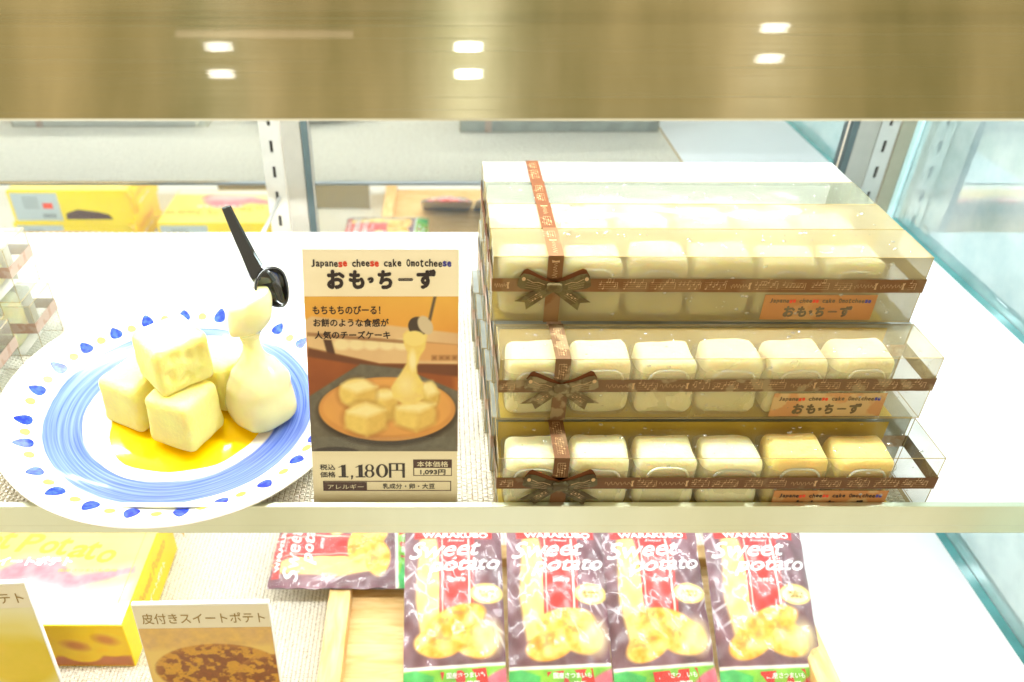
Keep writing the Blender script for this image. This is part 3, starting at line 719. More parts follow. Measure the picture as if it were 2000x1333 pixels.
# stacks at the left edge of the picture, right ends towards the plate
M['film5'] = film('clear_box_bright', .18, (242, 246, 240), .08, .3, 30)
for (xe, ye, n, nm) in ((-.335, .118, 3, 'near'), (-.327, .172, 2, 'far')):
    for k in range(n):
        z = k*(BH+.0008); xo = xe-BL-.004*k*(1 if n == 3 else 2)
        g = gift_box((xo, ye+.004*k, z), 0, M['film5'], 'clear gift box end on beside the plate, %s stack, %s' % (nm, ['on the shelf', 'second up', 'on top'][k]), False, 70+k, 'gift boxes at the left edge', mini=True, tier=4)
        for j in (4, 5):
            tag(obj('wrapped_cake', cake_meshes[j % 4], None, None, loc=(xo+.0225+j*.0394+.001, ye+.004*k+.018, z+.0018)), 'white cake, %s from the box end, in the %s left stack box %s' % ('second' if j == 4 else 'first', nm, ['on the shelf', 'second up', 'on top'][k]), 'cake', 'cakes inside the clear gift boxes')
# ================================================================ plate
PC = Vector((-.1954, .0939, .025)); PN = Vector((.0572, -.0557, 1)).normalized()
q = Vector((0, 0, 1)).rotation_difference(PN)
pl = empty('plate', (0, 0, 0), label='round white plate with a blue brushed ring and dotted rim, holding cheese cake models', cat='plate')
pl.rotation_mode = 'QUATERNION'; pl.rotation_quaternion = q; pl.location = PC-PN*.025
prof = [(0, .0055), (.03, .0055), (.055, .0058), (.064, .0066), (.072, .0080), (.082, .0102), (.090, .0124), (.098, .0152), (.106, .0190), (.112, .0222), (.1155, .0243), (.1172, .0249), (.1180, .0243), (.1178, .0232), (.1150, .0214), (.105, .0160), (.094, .0104), (.080, .0062), (.070, .0040), (.066, .0008), (.062, .0006), (.061, .0030), (0, .0030)]
def zprof(r):
    for (a, za), (b, zb) in zip(prof[:12], prof[1:12]):
        if a <= r <= b: return za+(zb-za)*(r-a)/(b-a)
    return .0249
n = 128; vs = []; fs = []
fine = []
for (a, b) in zip(prof[:-1], prof[1:]):
    for s in range(3): fine.append((a[0]+(b[0]-a[0])*s/3, a[1]+(b[1]-a[1])*s/3))
fine.append(prof[-1])
for k in range(n):
    an = 2*math.pi*k/n
    for r_, z in fine: vs.append((r_*math.cos(an), r_*math.sin(an), z))
def plate_mat(nt_, out):
    p = nt_.nodes.new('ShaderNodeBsdfPrincipled'); L = nt_.links.new
    t = nt_.nodes.new('ShaderNodeTexCoord'); sx = nt_.nodes.new('ShaderNodeSeparateXYZ'); L(t.outputs['Object'], sx.inputs[0])
    def mth(op, a, b=None):
        m = nt_.nodes.new('ShaderNodeMath'); m.operation = op
        for i, x in enumerate((a, b)):
            if x is None: continue
            if isinstance(x, (int, float)): m.inputs[i].default_value = x
            else: L(x, m.inputs[i])
        return m.outputs[0]
    r = mth('SQRT', mth('ADD', mth('MULTIPLY', sx.outputs['X'], sx.outputs['X']), mth('MULTIPLY', sx.outputs['Y'], sx.outputs['Y'])))
    ang = mth('ARCTAN2', sx.outputs['Y'], sx.outputs['X'])
    cb = nt_.nodes.new('ShaderNodeCombineXYZ'); L(mth('MULTIPLY', r, 900.0), cb.inputs[0]); L(mth('MULTIPLY', mth('COSINE', ang), 1.3), cb.inputs[1]); L(mth('MULTIPLY', mth('SINE', ang), 1.3), cb.inputs[2])
    z = nt_.nodes.new('ShaderNodeTexNoise'); z.inputs['Scale'].default_value = 1; z.inputs['Detail'].default_value = 3; L(cb.outputs[0], z.inputs['Vector'])
    # coarse wobble of the ring edges
    z2 = nt_.nodes.new('ShaderNodeTexNoise'); z2.inputs['Scale'].default_value = 30; L(t.outputs['Object'], z2.inputs['Vector'])
    rr = mth('ADD', r, mth('MULTIPLY', mth('SUBTRACT', z2.outputs['Fac'], .5), .004))
    def ss(a, b):
        m = nt_.nodes.new('ShaderNodeMapRange'); m.interpolation_type = 'SMOOTHSTEP'; m.inputs['From Min'].default_value = a; m.inputs['From Max'].default_value = b; L(rr, m.inputs['Value']); return m.outputs[0]
    ring = mth('MULTIPLY', ss(.0655, .0675), mth('SUBTRACT', 1.0, ss(.0895, .0912)))
    st = nt_.nodes.new('ShaderNodeValToRGB'); L(z.outputs['Fac'], st.inputs['Fac'])
    st.color_ramp.elements[0].position = .28; st.color_ramp.elements[0].color = (.035, .085, .42, 1)
    st.color_ramp.elements[1].position = .75; st.color_ramp.elements[1].color = (.22, .32, .72, 1)
    mx = nt_.nodes.new('ShaderNodeMix'); mx.data_type = 'RGBA'; L(ring, mx.inputs[0]); mx.inputs[6].default_value = (*lin((246, 244, 236)), 1); L(st.outputs[0], mx.inputs[7])
    L(mx.outputs[2], p.inputs['Base Color']); p.inputs['Roughness'].default_value = .12; p.inputs['Coat Weight'].default_value = .6; p.inputs['Coat Roughness'].default_value = .03
    L(p.outputs[0], out.inputs['Surface'])
obj('dish', quads('dish', vs, grid_idx(n, len(fine), True)), mat('glazed_plate', plate_mat), pl)
def blue_mat(n, out):
    p = n.nodes.new('ShaderNodeBsdfPrincipled'); t = n.nodes.new('ShaderNodeTexCoord'); z = n.nodes.new('ShaderNodeTexNoise'); z.inputs['Scale'].default_value = 260
    n.links.new(t.outputs['Object'], z.inputs['Vector']); r = n.nodes.new('ShaderNodeValToRGB'); r.color_ramp.elements[0].position = .4; r.color_ramp.elements[0].color = (.005, .025, .38, 1)
    r.color_ramp.elements[1].position = .75; r.color_ramp.elements[1].color = (.05, .13, .62, 1)
    n.links.new(z.outputs['Fac'], r.inputs['Fac']); n.links.new(r.outputs[0], p.inputs['Base Color']); p.inputs['Roughness'].default_value = .15; n.links.new(p.outputs[0], out.inputs['Surface'])
M['pblue'] = mat('cobalt_glaze', blue_mat); M['pyel'] = pbr('yellow_glaze', (250, 216, 92), .2)
def dab(ang, r0, lr, lt, m, name, skew):
    vs = []; rings = 4; n_ = 18
    for L in range(rings+1):
        s = L/rings
        for k in range(n_):
            a = 2*math.pi*k/n_; u = math.cos(a)*lr*s; v = math.sin(a)*lt*s*(1-.45*math.cos(a)*skew); rr = r0+u; th = ang+v/r0
            vs.append((rr*math.cos(th), rr*math.sin(th), zprof(rr)+.00025))
    fs = [(L*n_+k, L*n_+(k+1) % n_, (L+1)*n_+(k+1) % n_, (L+1)*n_+k) for L in range(rings) for k in range(n_)]
    obj(name, pyd(name, vs, fs, True), m, pl)
nb = 24
for k in range(nb):
    a = R(88+k*360/nb+random.uniform(-1.5, 1.5))
    dab(a, .1015+random.uniform(-.001, .001), (.0054+random.uniform(-.0006, .0008)), .0044, M['pblue'], 'blue_dab', 1)
    dab(a+R(180/nb+random.uniform(-1, 1)), .1005+random.uniform(-.001, .001), .0030, .0033, M['pyel'], 'yellow_dab', .3)
# sauce
vs = [(-.004, -.010, .0072)]; rings = 5; n_ = 56
for L in range(1, rings+1):
    for k in range(n_):
        a = 2*math.pi*k/n_; rr = .0575*(L/rings)*(1+.035*math.sin(3*a+1)+.03*math.sin(5*a)+.015*math.sin(11*a))
        vs.append((.005+rr*math.cos(a)*1.02, -.006+rr*math.sin(a)*.97, (.0072 if L < rings-1 else (.0070 if L < rings else .0052))+max(0, .0)))
fs = [(0, 1+k, 1+(k+1) % n_) for k in range(n_)]+[(1+L*n_+k, 1+L*n_+(k+1) % n_, 1+(L+1)*n_+(k+1) % n_, 1+(L+1)*n_+k) for L in range(rings-1) for k in range(n_)]
sc = tag(obj('sauce_puddle', pyd('sauce_puddle', vs, [tuple(reversed(f)) if False else f for f in fs], True), M['sauce']), 'glossy yellow sauce pooled in the well of the plate', 'sauce')
sc.rotation_mode = 'QUATERNION'; sc.rotation_quaternion = q; sc.location = pl.location
# cheese cake cubes
cubes = [(-.1860, .0700, .0085, 67, .0372, 'pale yellow cheese cake cube at the front of the pile, nearest the rail', 1),
         (-.2235, .0905, .0085, 62, .0362, 'pale yellow cheese cake cube at the left foot of the pile', 2),
         (-.1680, .1130, .0085, 50, .0372, 'almost white cheese cake cube at the back of the pile, mostly hidden', 3),
         (-.1905, .0830, .0460, 42, .0375, 'pitted cheese cake cube resting on top of the other three', 4)]
for x, y, z, al, s, lb, sd in cubes:
    me = superbox('cheese_cake_cube', s, s, s*(1.02 if sd < 4 else .96), 14 if sd < 4 else 30, .30, .07 if sd < 4 else .0, .016, sd)
    if sd == 4:
        r = random.Random(5)
        pits = [(r.uniform(-.012, .012), -s/2, r.uniform(.006, .030), r.uniform(.0014, .0030)) for _ in range(16)]
        for v in me.vertices:
            for a, b, c, rad in pits:
                d = math.dist(v.co, (a, b, c))
                if d < rad*1.7: v.co.y += .0022*(1-d/(rad*1.7))
    tag(obj('cheese_cake_cube', me, M['cube'], None, loc=(x, y, z), rot=(0, 0, R(al))), lb, 'cheese cake', 'cheese cake models on the plate')
# stretched piece (mound, strand and lump are one body)
def loft(name, secs, n=40):
    """secs: (cx, cy, z, rx, ry, exponent, rot)"""
    vs = []
    for cx, cy_, z, rx, ry, ex, ro in secs:
        for k in range(n):
            a = 2*math.pi*k/n; ca, sa = math.cos(a), math.sin(a); x = rx*math.copysign(abs(ca)**ex, ca); y = ry*math.copysign(abs(sa)**ex, sa)
            c, s_ = math.cos(ro), math.sin(ro); vs.append((cx+x*c-y*s_, cy_+x*s_+y*c, z))
    fs = [(i*n+k, i*n+(k+1) % n, (i+1)*n+(k+1) % n, (i+1)*n+k) for i in range(len(secs)-1) for k in range(n)]+[tuple(range(n))[::-1], tuple((len(secs)-1)*n+k for k in range(n))]
    me = pyd(name, vs, fs, True); return me
Ym = .0925; a45 = R(50)
raw = [(-.1405, Ym, .0065, .016, .016, .72, a45), (-.1405, Ym, .0085, .0200, .0200, .72, a45), (-.1405, Ym, .014, .0215, .0215, .72, a45), (-.1405, Ym, .022, .0220, .0215, .72, a45),
       (-.1405, Ym, .030, .0212, .0205, .85, a45), (-.1400, Ym, .038, .0200, .0192, .92, a45), (-.1398, Ym, .0455, .0168, .016, .95, a45), (-.1398, Ym, .0520, .0118, .0112, 1, a45), (-.1395, Ym, .0575, .0082, .0078, 1, a45),
       (-.1390, Ym, .0630, .0062, .0056, 1, 0), (-.1388, Ym, .0680, .0055, .0052, 1, 0), (-.1392, Ym, .0705, .0058, .0054, 1, 0)]
for k in range(10):
    z_ = .0735+(.1078-.0735)*k/9; el = .0158*math.sqrt(max(0, 1-((z_-.0925)/.0168)**2)); rr = .0035 if k == 9 else (el**3+.0060**3)**(1/3)
    raw.append((-.1392+.0055*(k/9)**1.2, Ym-.0008-.005*(k/9), z_, rr, rr*.9, 1, 0))
# smooth by interpolation
def interp(raw, m=5):
    out = []
    for i in range(len(raw)-1):
        p0, p1, p2, p3 = raw[max(i-1, 0)], raw[i], raw[i+1], raw[min(i+2, len(raw)-1)]
        for s in range(m):
            t = s/m; out.append(tuple(.5*((2*b)+(-a+c)*t+(2*a-5*b+4*c-d)*t*t+(-a+3*b-3*c+d)*t**3) for a, b, c, d in zip(p0, p1, p2, p3)))
    return out+[raw[-1]]
raw = [(q_[0]+.0008-.0022*min(1, q_[2]/.065),)+tuple(q_[1:3])+((q_[3]*(1+.02*math.sin(q_[2]*190)), q_[4]*(1+.02*math.cos(q_[2]*150)))+tuple(q_[5:])) for i_, q_ in enumerate(raw)]
sme = loft('stretched_cheese_cake', interp(raw))
for v in sme.vertices:
    c = v.co; d = .00045*math.sin(c.x*330+c.z*120)*math.sin(c.z*210+c.y*260)+.00015*math.sin(c.x*800+c.y*500+c.z*90)
    c.x += d; c.y += d*.7
    if c.z > .072:
        wz = min(1, (c.z-.072)/.012); c.z += (c.x+.1385)*.42*wz; c.x += .0012*math.sin((c.z-.072)*130)*wz
    elif c.z > .028: c.x += .0007*math.sin((c.z-.028)*110)
tag(obj('stretched_cheese_cake', sme, M['melt']), 'melting cheese cake pulled up into a strand by the black spoon', 'cheese cake')
# black spoon
sp = empty('spoon', (-.1300, .0925, .1115), label='shiny black plastic spoon lifting the stretched cheese cake', cat='spoon')
hp = [(-.0140, .004, .0505), (-.0110, .0035, .040), (-.0080, .003, .030), (-.0048, .0025, .020), (-.0015, .0015, .0105), (.0010, .0010, .0060), (.0040, .0012, .0000)]
hw = [.0030, .0036, .0042, .0047, .0056, .0068, .0070]; vs = []
dr = Vector((.30, 0, -1)).normalized(); sd = Vector((1, 0, .30)).normalized()
for (x, y, z), w_ in zip(hp, hw):
    c = Vector((x, y, z)); 
    for a, b in ((-1, 0), (-.82, -.0016), (.82, -.0016), (1, 0), (.7, .0012), (-.7, .0012)): vs.append(c+sd*w_*a+Vector((0, b, 0)))
fs = [(i*6+k, i*6+(k+1) % 6, (i+1)*6+(k+1) % 6, (i+1)*6+k) for i in range(6) for k in range(6)]+[tuple(range(6))[::-1], tuple(36+k for k in range(6))]
obj('handle', pyd('handle', vs, fs), M['black'], sp)
# bowl: hollow half ellipsoid, opening turned to the customer's left
bv_ = []; nu, nv = 28, 10
for i in range(nu):
    a = 2*math.pi*i/nu
    for j in range(nv):
        b = (math.pi/2)*j/(nv-1); eg = (1.25 if math.sin(a) < 0 else .9); nw = 1-.30*max(0, -math.sin(a)); bv_.append((.0125*nw*math.cos(a)*math.cos(b)+.004*max(0, -math.sin(a)), .0085*math.sin(b), .0170*eg*math.sin(a)*math.cos(b)))
bo = obj('bowl', quads('bowl', bv_, grid_idx(nu, nv, True)), M['black'], sp, loc=(.0075, .001, -.0030), rot=(R(4), R(-14), R(44)))
md = bo.modifiers.new('thick', 'SOLIDIFY'); md.thickness = .0011; bo.scale = (.86, .9, .90)
# ================================================================ price card
pc = empty('price_card', (-.0500, .0085, .0098), (-R(18.0), 0, 0), 'cream price card with a cheese cake photo standing beside the plate', 'price card')
CW, CH = .0880, .1630
pc.location = (-.0502, .0075, -.0011)
# card corners: bottom (-.0435..+.0425), top
box('card', (-.0440, .0440, 0, .0012, 0, CH), M['cream'], pc)
def cx(u): return -.0440+.0880*u          # picture coordinates: u to the right, v from the top of the card
def cz(v): return CH*(1-v)
# card crop coordinates (889x1333): left edge 52..135, right 828, top 45, bottom 1283
def K(x, y):
    v = (y-45)/1238.0; xl = 52+(118-52)*v; return (cx((x-xl)/(828-xl)), cz(v*.93))
P = Print()
def KT(t, x0, y0, x1, y1, m, bold=0, **k):
    a = K(x0, y1); b = K(x1, y0); (P.bold(t, a[0], a[1], b[0], b[1], m, bold*.010, h=.0003, **k) if bold else P.text(t, a[0], a[1], b[0], b[1], m, 0, h=.0003, **k))
a = K(98, 125); b = K(792, 92); handprint(P, a[0], a[1], b[0], b[1], TITLE, h=.0003)
a = K(178, 232); b = K(716, 140); kana_title(P, a[0], a[1], b[0], b[1], M['ink'], .0003)
KT('もちもちのびーる！', 108, 312, 440, 352, M['ink'], .012); KT('お餅のような食感が', 112, 374, 482, 412, M['ink'], .012); KT('人気のチーズケーキ', 118, 434, 490, 472, M['ink'], .012)
KT('税込', 148, 1118, 222, 1148, M['ink'], .006); KT('価格', 150, 1158, 224, 1188, M['ink'], .006)
# the price in a fat-and-thin book face
def digits(P, m, h):
    def one(x0, x1):
        xm = (x0+x1)/2; a = K(xm-9, 1186); b = K(xm+9, 1122); P.rect(a[0], a[1], b[0], b[1], m, h)
        a = K(xm-24, 1188); b = K(xm+24, 1183); P.rect(a[0], a[1], b[0], b[1], m, h); a = K(xm-26, 1140); b = K(xm-9, 1134)
        P.poly([K(xm-26, 1136), K(xm-26, 1133), K(xm+9, 1118), K(xm+9, 1124)], m, h)
    def ring(xc, yc, rx, ry):
        a = K(xc-rx, yc+ry); b = K(xc+rx, yc-ry); P.ell((a[0]+b[0])/2, (a[1]+b[1])/2, abs(b[0]-a[0])/2, abs(b[1]-a[1])/2, m, h, 28, inner=.88, icw=.55)
    one(245, 285); P.ell(*K(307, 1183), .0007, .0008, m, h, 10); P.poly([K(304, 1186), K(311, 1186), K(309, 1196), K(302, 1200)], m, h)
    one(330, 368); ring(393, 1137, 21, 19); ring(393, 1169, 24, 20); ring(455, 1153, 29, 36)
    a = K(490, 1190); b = K(500, 1112); P.rect(a[0], a[1], b[0], b[1], m, h); a = K(556, 1190); b = K(567, 1112); P.rect(a[0], a[1], b[0], b[1], m, h)
    a = K(490, 1117); b = K(567, 1112); P.rect(a[0], a[1], b[0], b[1], m, h+.00002); a = K(490, 1152); b = K(567, 1148); P.rect(a[0], a[1], b[0], b[1], m, h+.00002)
    a = K(524, 1152); b = K(534, 1114); P.rect(a[0], a[1], b[0], b[1], m, h+.00004)
digits(P, M['ink'], .0003)
def frame(x0, y0, x1, y1, wd, m):
    for (p0, q0, p1, q1) in ((x0, y0, x1, y0+wd), (x0, y1-wd, x1, y1), (x0, y0, x0+wd, y1), (x1-wd, y0, x1, y1)):
        a = K(p0, q1); b = K(p1, q0); P.rect(a[0], a[1], b[0], b[1], m, .00022)
frame(610, 1092, 800, 1180, 3, M['brown']); a = K(610, 1137); b = K(800, 1092); P.rect(a[0], a[1], b[0], b[1], M['brown'], .00026)
KT('本体価格', 628, 1101, 782, 1131, M['cream'], .004); KT('1,093円', 645, 1146, 768, 1174, M['ink'], .01)
frame(166, 1208, 797, 1262, 4, M['brown']); a = K(166, 1262); b = K(380, 1214); P.rect(a[0], a[1], b[0], b[1], M['brown'], .00026)
KT('アレルギー', 188, 1226, 364, 1252, M['cream'], .0); KT('乳成分・卵・大豆', 460, 1222, 716, 1250, M['ink'], .004)
P.build('lettering', FRONT, pc)
# the photograph printed on the card
pic = Pic(190, 200, 1, 1)
a = K(70, 1048); b = K(829, 267); pic.w = .0880; pic.h = b[1]-a[1]; pic.a = pic.h/pic.w; px0 = -.0440; pz0 = a[1]
def N(x, y): return ((x-(62+50*(y-267)/785))/(829-(62+50*(y-267)/785)), 1-(y-267)/781.0)
def NP(pts): return [N(*p) for p in pts]
n1 = pic.noise(5, 1); n2 = pic.noise(30, 2); g = pic.X; v = 1-pic.Y
base = np.stack([228-20*v+14*n1-20*g*0, 168-70*v+20*n1, 66-40*v+10*n1], -1)
pic.put(np.ones_like(g), base)
pic.put(pic.pm(NP([(60, 520), (829, 560), (829, 1052), (60, 1052)]), .05), np.stack([132+34*n1, 66+22*n1, 18+10*n1], -1))
pic.put(pic.pm(NP([(60, 385), (100, 362), (829, 445), (829, 600), (440, 596), (85, 520)]), .008), np.stack([226+20*(n1-.5), 190+30*(n1-.5), 128+20*n1], -1))
for x in range(250, 560, 75): pic.put(pic.em(*N(x, 500), .055, .035, .3), (246, 228, 176))
pic.put(pic.pm(NP([(80, 440), (829, 500), (829, 516), (80, 458)]), .006)*.8, (150, 104, 62))
pic.put(pic.pm(NP([(160, 475), (200, 478), (225, 565), (185, 562)]), .006), (84, 52, 30))
pic.put(pic.pm(NP([(85, 515), (440, 596), (829, 600), (829, 660), (420, 615), (85, 560)]), .01), (112, 62, 26))
pic.put(pic.pm(NP([(560, 480), (829, 500), (829, 580), (600, 580)]), .01), (222, 168, 104))
for i, x in enumerate((700, 735, 765, 800)): pic.put(pic.pm(NP([(x, 556), (x+22, 556), (x+22, 576), (x, 576)]), .012)*.7, (120, 72, 34))
pic.put(pic.pm(NP([(95, 760), (345, 596), (560, 620), (829, 735), (829, 1052), (105, 1052)]), .008), np.stack([92+30*n2, 86+28*n2, 70+24*n2], -1))
pic.put(pic.em(*N(480, 845), .47, .225, .06), (58, 44, 26))
pic.put(pic.em(*N(480, 828), .462, .212, .015), np.stack([214+20*(n1-.5), 150+20*(n1-.5), 74+0*n1], -1))
pic.put(pic.em(*N(480, 818), .435, .185, .03), np.stack([226+16*(n1-.5), 164+16*(n1-.5), 84+0*n1], -1))
pic.put(pic.em(*N(230, 1052), .16, .035, .1), (52, 38, 26))
def pcube(pts_top, pts_l, pts_r, k=0):
    nn = 16*(n2-.5); al_ = NP(pts_top+pts_l+pts_r); mx_, my_ = np.mean(al_, 0); sx_, sy_ = np.ptp(np.array(al_), 0)/2
    pic.put(pic.em(mx_, my_-.006, sx_*1.06, sy_*1.08, .25)*.5, (120, 74, 24)); pic.put(pic.em(mx_, my_, sx_*.98, sy_*.97, .12), np.stack([238-k+nn, 208-k+nn, 116-k+nn], -1))
    pic.put(pic.pm(NP(pts_l), .022), np.stack([236-k+nn, 206-k+nn, 108-k+nn], -1)); pic.put(pic.pm(NP(pts_r), .022), np.stack([226-k+nn, 190-k+nn, 96-k+nn], -1)); pic.put(pic.pm(NP(pts_top), .022), np.stack([250+nn*0, 236+nn*.5, 170+nn], -1))
pcube([(655, 692), (700, 685), (733, 740), (680, 760), (650, 720)], [(650, 715), (690, 745), (700, 815), (655, 800)], [(690, 740), (735, 735), (733, 790), (700, 818)], 8)
pcube([(415, 738), (505, 730), (520, 760), (470, 775), (405, 768)], [(405, 765), (470, 775), (470, 885), (410, 850)], [(470, 775), (525, 758), (540, 880), (470, 888)])
pcube([(258, 700), (360, 672), (428, 712), (330, 742), (262, 715)], [(250, 708), (325, 740), (322, 825), (258, 785)], [(325, 740), (428, 712), (420, 790), (322, 826)])
pcube([(285, 838), (375, 797), (470, 830), (380, 868), (290, 848)], [(282, 838), (380, 866), (383, 965), (276, 925)], [(380, 866), (474, 828), (476, 925), (383, 966)])
pcube([(530, 815), (610, 795), (716, 800), (640, 842), (535, 828)], [(522, 820), (630, 842), (625, 940), (520, 905)], [(630, 842), (718, 800), (716, 900), (625, 942)])
pic.put(pic.pm(NP([(555, 450), (570, 432), (640, 430), (675, 450), (665, 520), (640, 560), (625, 610), (628, 645), (655, 690), (660, 770), (620, 802), (560, 800), (510, 770), (498, 715), (540, 650), (575, 590), (578, 540), (560, 500)]), .008), np.stack([240+10*(n2-.5), 214+20*(n2-.5), 118+30*(n1-.5)], -1))
pic.put(pic.em(*N(604, 580), .022, .06, .5), (250, 236, 176)); pic.put(pic.em(*N(570, 700), .05, .05, .8)*.6, (252, 240, 180))
pic.put(pic.em(*N(628, 412), .062, .062, .05, .5), (70, 54, 36)); pic.put(pic.em(*N(665, 405), .045, .062, .1, .5), (214, 196, 160))
pic.put(pic.pm(NP([(680, 375), (705, 267), (719, 267), (692, 385)]), .006), (92, 76, 54))
pic.put(pic.em(*N(612, 470), .072, .048, .1), (244, 222, 132))
obj('picture', pic.mesh('picture', aFRONT, px0, pz0, .00012), M['picture'], pc)
# clear stand
box('acrylic_stand', (-.0480, .0510, -.0016, -.0008, 0, .050), M['acr'], pc, bev=.0002)
box('acrylic_foot', (-.0480, .0510, -.0016, .022, -.0, .0010), M['acr'], pc)
# ================================================================ lower shelf goods
# yellow carton
def yellow_carton(x0, x1, y0, y1, z0, hgt, label, art=True):
    o = empty('yellow_carton', ((x0+x1)/2, (y0+y1)/2, z0), label=label, cat='carton', group='yellow sweet potato cartons')
    hw_, hd_ = (x1-x0)/2, (y1-y0)/2
    box('carton', (-hw_, hw_, -hd_, hd_, 0, hgt), M['yellow'], o, bev=.0006)
    # back panel print: pale label, red number and brown picture band
    P = Print(); P.rect(-hw_+.105, .004, hw_-.004, hgt-.004, M['labelw']); P.rect(-hw_+.115, hgt*.45, -hw_+.130, hgt*.62, M['inkred'], .0001)
    for k in range(10): P.rect(-hw_+.114+k*.002, .008, -hw_+.1152+k*.002, .015, M['greyink'], .0001)
    for k in range(5): P.rect(-hw_+.135, hgt-.012-k*.004, hw_-.02, hgt-.0108-k*.004, M['greyink'], .0001)
    P.poly([(-hw_+.03, .006), (-hw_+.10, .006), (-hw_+.098, .016), (-hw_+.08, .022), (-hw_+.05, .018), (-hw_+.035, .014)], M['brown'])
    P.build('back_label', lambda x, y, h: (-x, hd_+h, y), o)
    if art:
        W, D = x1-x0, y1-y0
        pt = Pic(150, 90, W-.002, D-.002); n1 = pt.noise(5, 4); n2 = pt.noise(25, 5)
        pt.put(np.ones_like(pt.X), np.stack([252+0*n1, 222+6*n1, 96+30*n1], -1))
        pt.put(pt.pm([(0, .0), (1, .0), (1, .16), (0, .13)], .02), (250, 246, 240))
        pt.put(pt.pm([(.25, .22), (.30, .42), (.42, .56), (.60, .55), (.70, .42), (.86, .46), (.97, .50), (.99, .40), (.80, .30), (.70, .20), (.45, .16), (.3, .15)], .03), np.stack([226+20*(n2-.5), 130+60*(n2-.5), 140+50*(n2-.5)], -1))
        pt.put(pt.pm([(.3, .30), (.5, .34), (.75, .26), (.98, .34), (.99, .18), (.6, .14), (.35, .16)], .04)*.7, (250, 226, 220))
        obj('top_picture', pt.mesh('top_picture', aTOP, -hw_+.001, -hd_+.001, hgt+.00005), M['picture'], o)
        P = Print()
        # big arched title
        r = random.Random(2); cum = -hw_-.016; ttl = 'Sweet Potato'; 
        for i, ch in enumerate(ttl):
            if ch == ' ': cum += .004; continue
            cwid = {'S': .018, 'P': .0195, 'w': .016, 't': .010}.get(ch, .0135); up = ch in 'SPt'; yb = .0170-(i/11.0)**2*.0165*1.0+(-.0 if i < 6 else 0)
            P.bold(ch, cum, yb, cum+cwid, yb+(.0185 if up else .0125), M['orangeink'], .0007, h=hgt+.0002, shear=.25); cum += cwid+.0012
        P.text('スイートポテト', -hw_+.045, -.0030, -hw_+.118, .0065, M['whiteink'], .05, h=hgt+.0002)
        P.text('国産さつまいも使用', -hw_+.11, -.0095, hw_-.022, -.0065, M['orangeink'], 0, h=hgt+.0002)
        P.line([(hw_-.010, -hd_+.02), (hw_-.010, hd_-.004)], .0005, M['orangeink'], hgt+.0002)
        P.build('top_lettering', TOP, o)
        pf = Pic(120, 34, W-.002, hgt-.002); n1 = pf.noise(5, 6); n2 = pf.noise(18, 7)
        pf.put(np.ones_like(pf.X), np.stack([252+0*n1, 206+14*n1, 10+20*n1], -1)); pf.put(pf.pm([(0, 0), (1, 0), (1, .26), (0, .22)], .01), np.stack([168+30*n2, 96+20*n2, 46+20*n2], -1))
        for (cx_, cy_, rx, ry, ro) in ((.42, .38, .10, .28, .3), (.60, .62, .10, .22, -.3), (.58, .34, .09, .24, -.2), (.78, .40, .10, .30, -.3), (.92, .55, .09, .3, -.4), (.25, .36, .08, .3, .2)):
            pf.put(pf.em(cx_, cy_, rx, ry, .06, ro), np.stack([250+0*n2, 212+20*(n2-.5), 20+30*n2], -1)); pf.put(pf.em(cx_-.01, cy_+.12, rx*.55, ry*.35, .5, ro)*.8, (196, 110, 40))
        obj('front_picture', pf.mesh('front_picture', aFRONT, -hw_+.001, .001, 0), M['picture'], o).location = (0, -hd_-.0001, 0)
        P = Print(); P.text('Sweet Potato', -.030, hgt*.55, .040, hgt*.78, M['orangeink'], .04, .2); P.text('スイートポテト', -.02, hgt*.28, .030, hgt*.42, M['whiteink'], .03)
        P.build('side_lettering', lambda x, y, h: (hw_+h, x, y), o)
        # bent tuck flap at the rear corner
        fv = [(hw_-.001, hd_-.018, hgt), (hw_+.004, hd_-.012, hgt-.004), (hw_+.008, hd_-.006, hgt-.016), (hw_+.0095, hd_-.002, hgt-.034)]
        vs = []
        for p in fv: vs += [p, (p[0]-.003, hd_+.010, p[2]+.002)]
        fl = obj('tuck_flap', pyd('tuck_flap', vs, [(2*i, 2*i+1, 2*i+3, 2*i+2) for i in range(3)], True), M['yellow2'], o); fl.modifiers.new('t', 'SOLIDIFY').thickness = .0005
    return o
yellow_carton(-.440, -.2605, .043, .165, -.2139, .052, 'yellow sweet potato carton whose printed top shows under the rail')
yellow_carton(-.655, -.476, .043, .165, -.2139, .052, 'yellow carton under another, seen only in the left mirror', True)
yellow_carton(-.650, -.472, .045, .165, -.1617, .052, 'yellow carton on top of the mirrored pair, seen in the left mirror', True)
tag(obj('yellow_snack_bag', superbox('yellow_snack_bag', .19, .060, .030, 12, .6, .1, .03, 3), M['yellow'], None, loc=(-.545, .085, -.1095), rot=(0, 0, R(3))), 'puffy yellow bag on the upper carton, seen over it in the left mirror', 'snack bag')
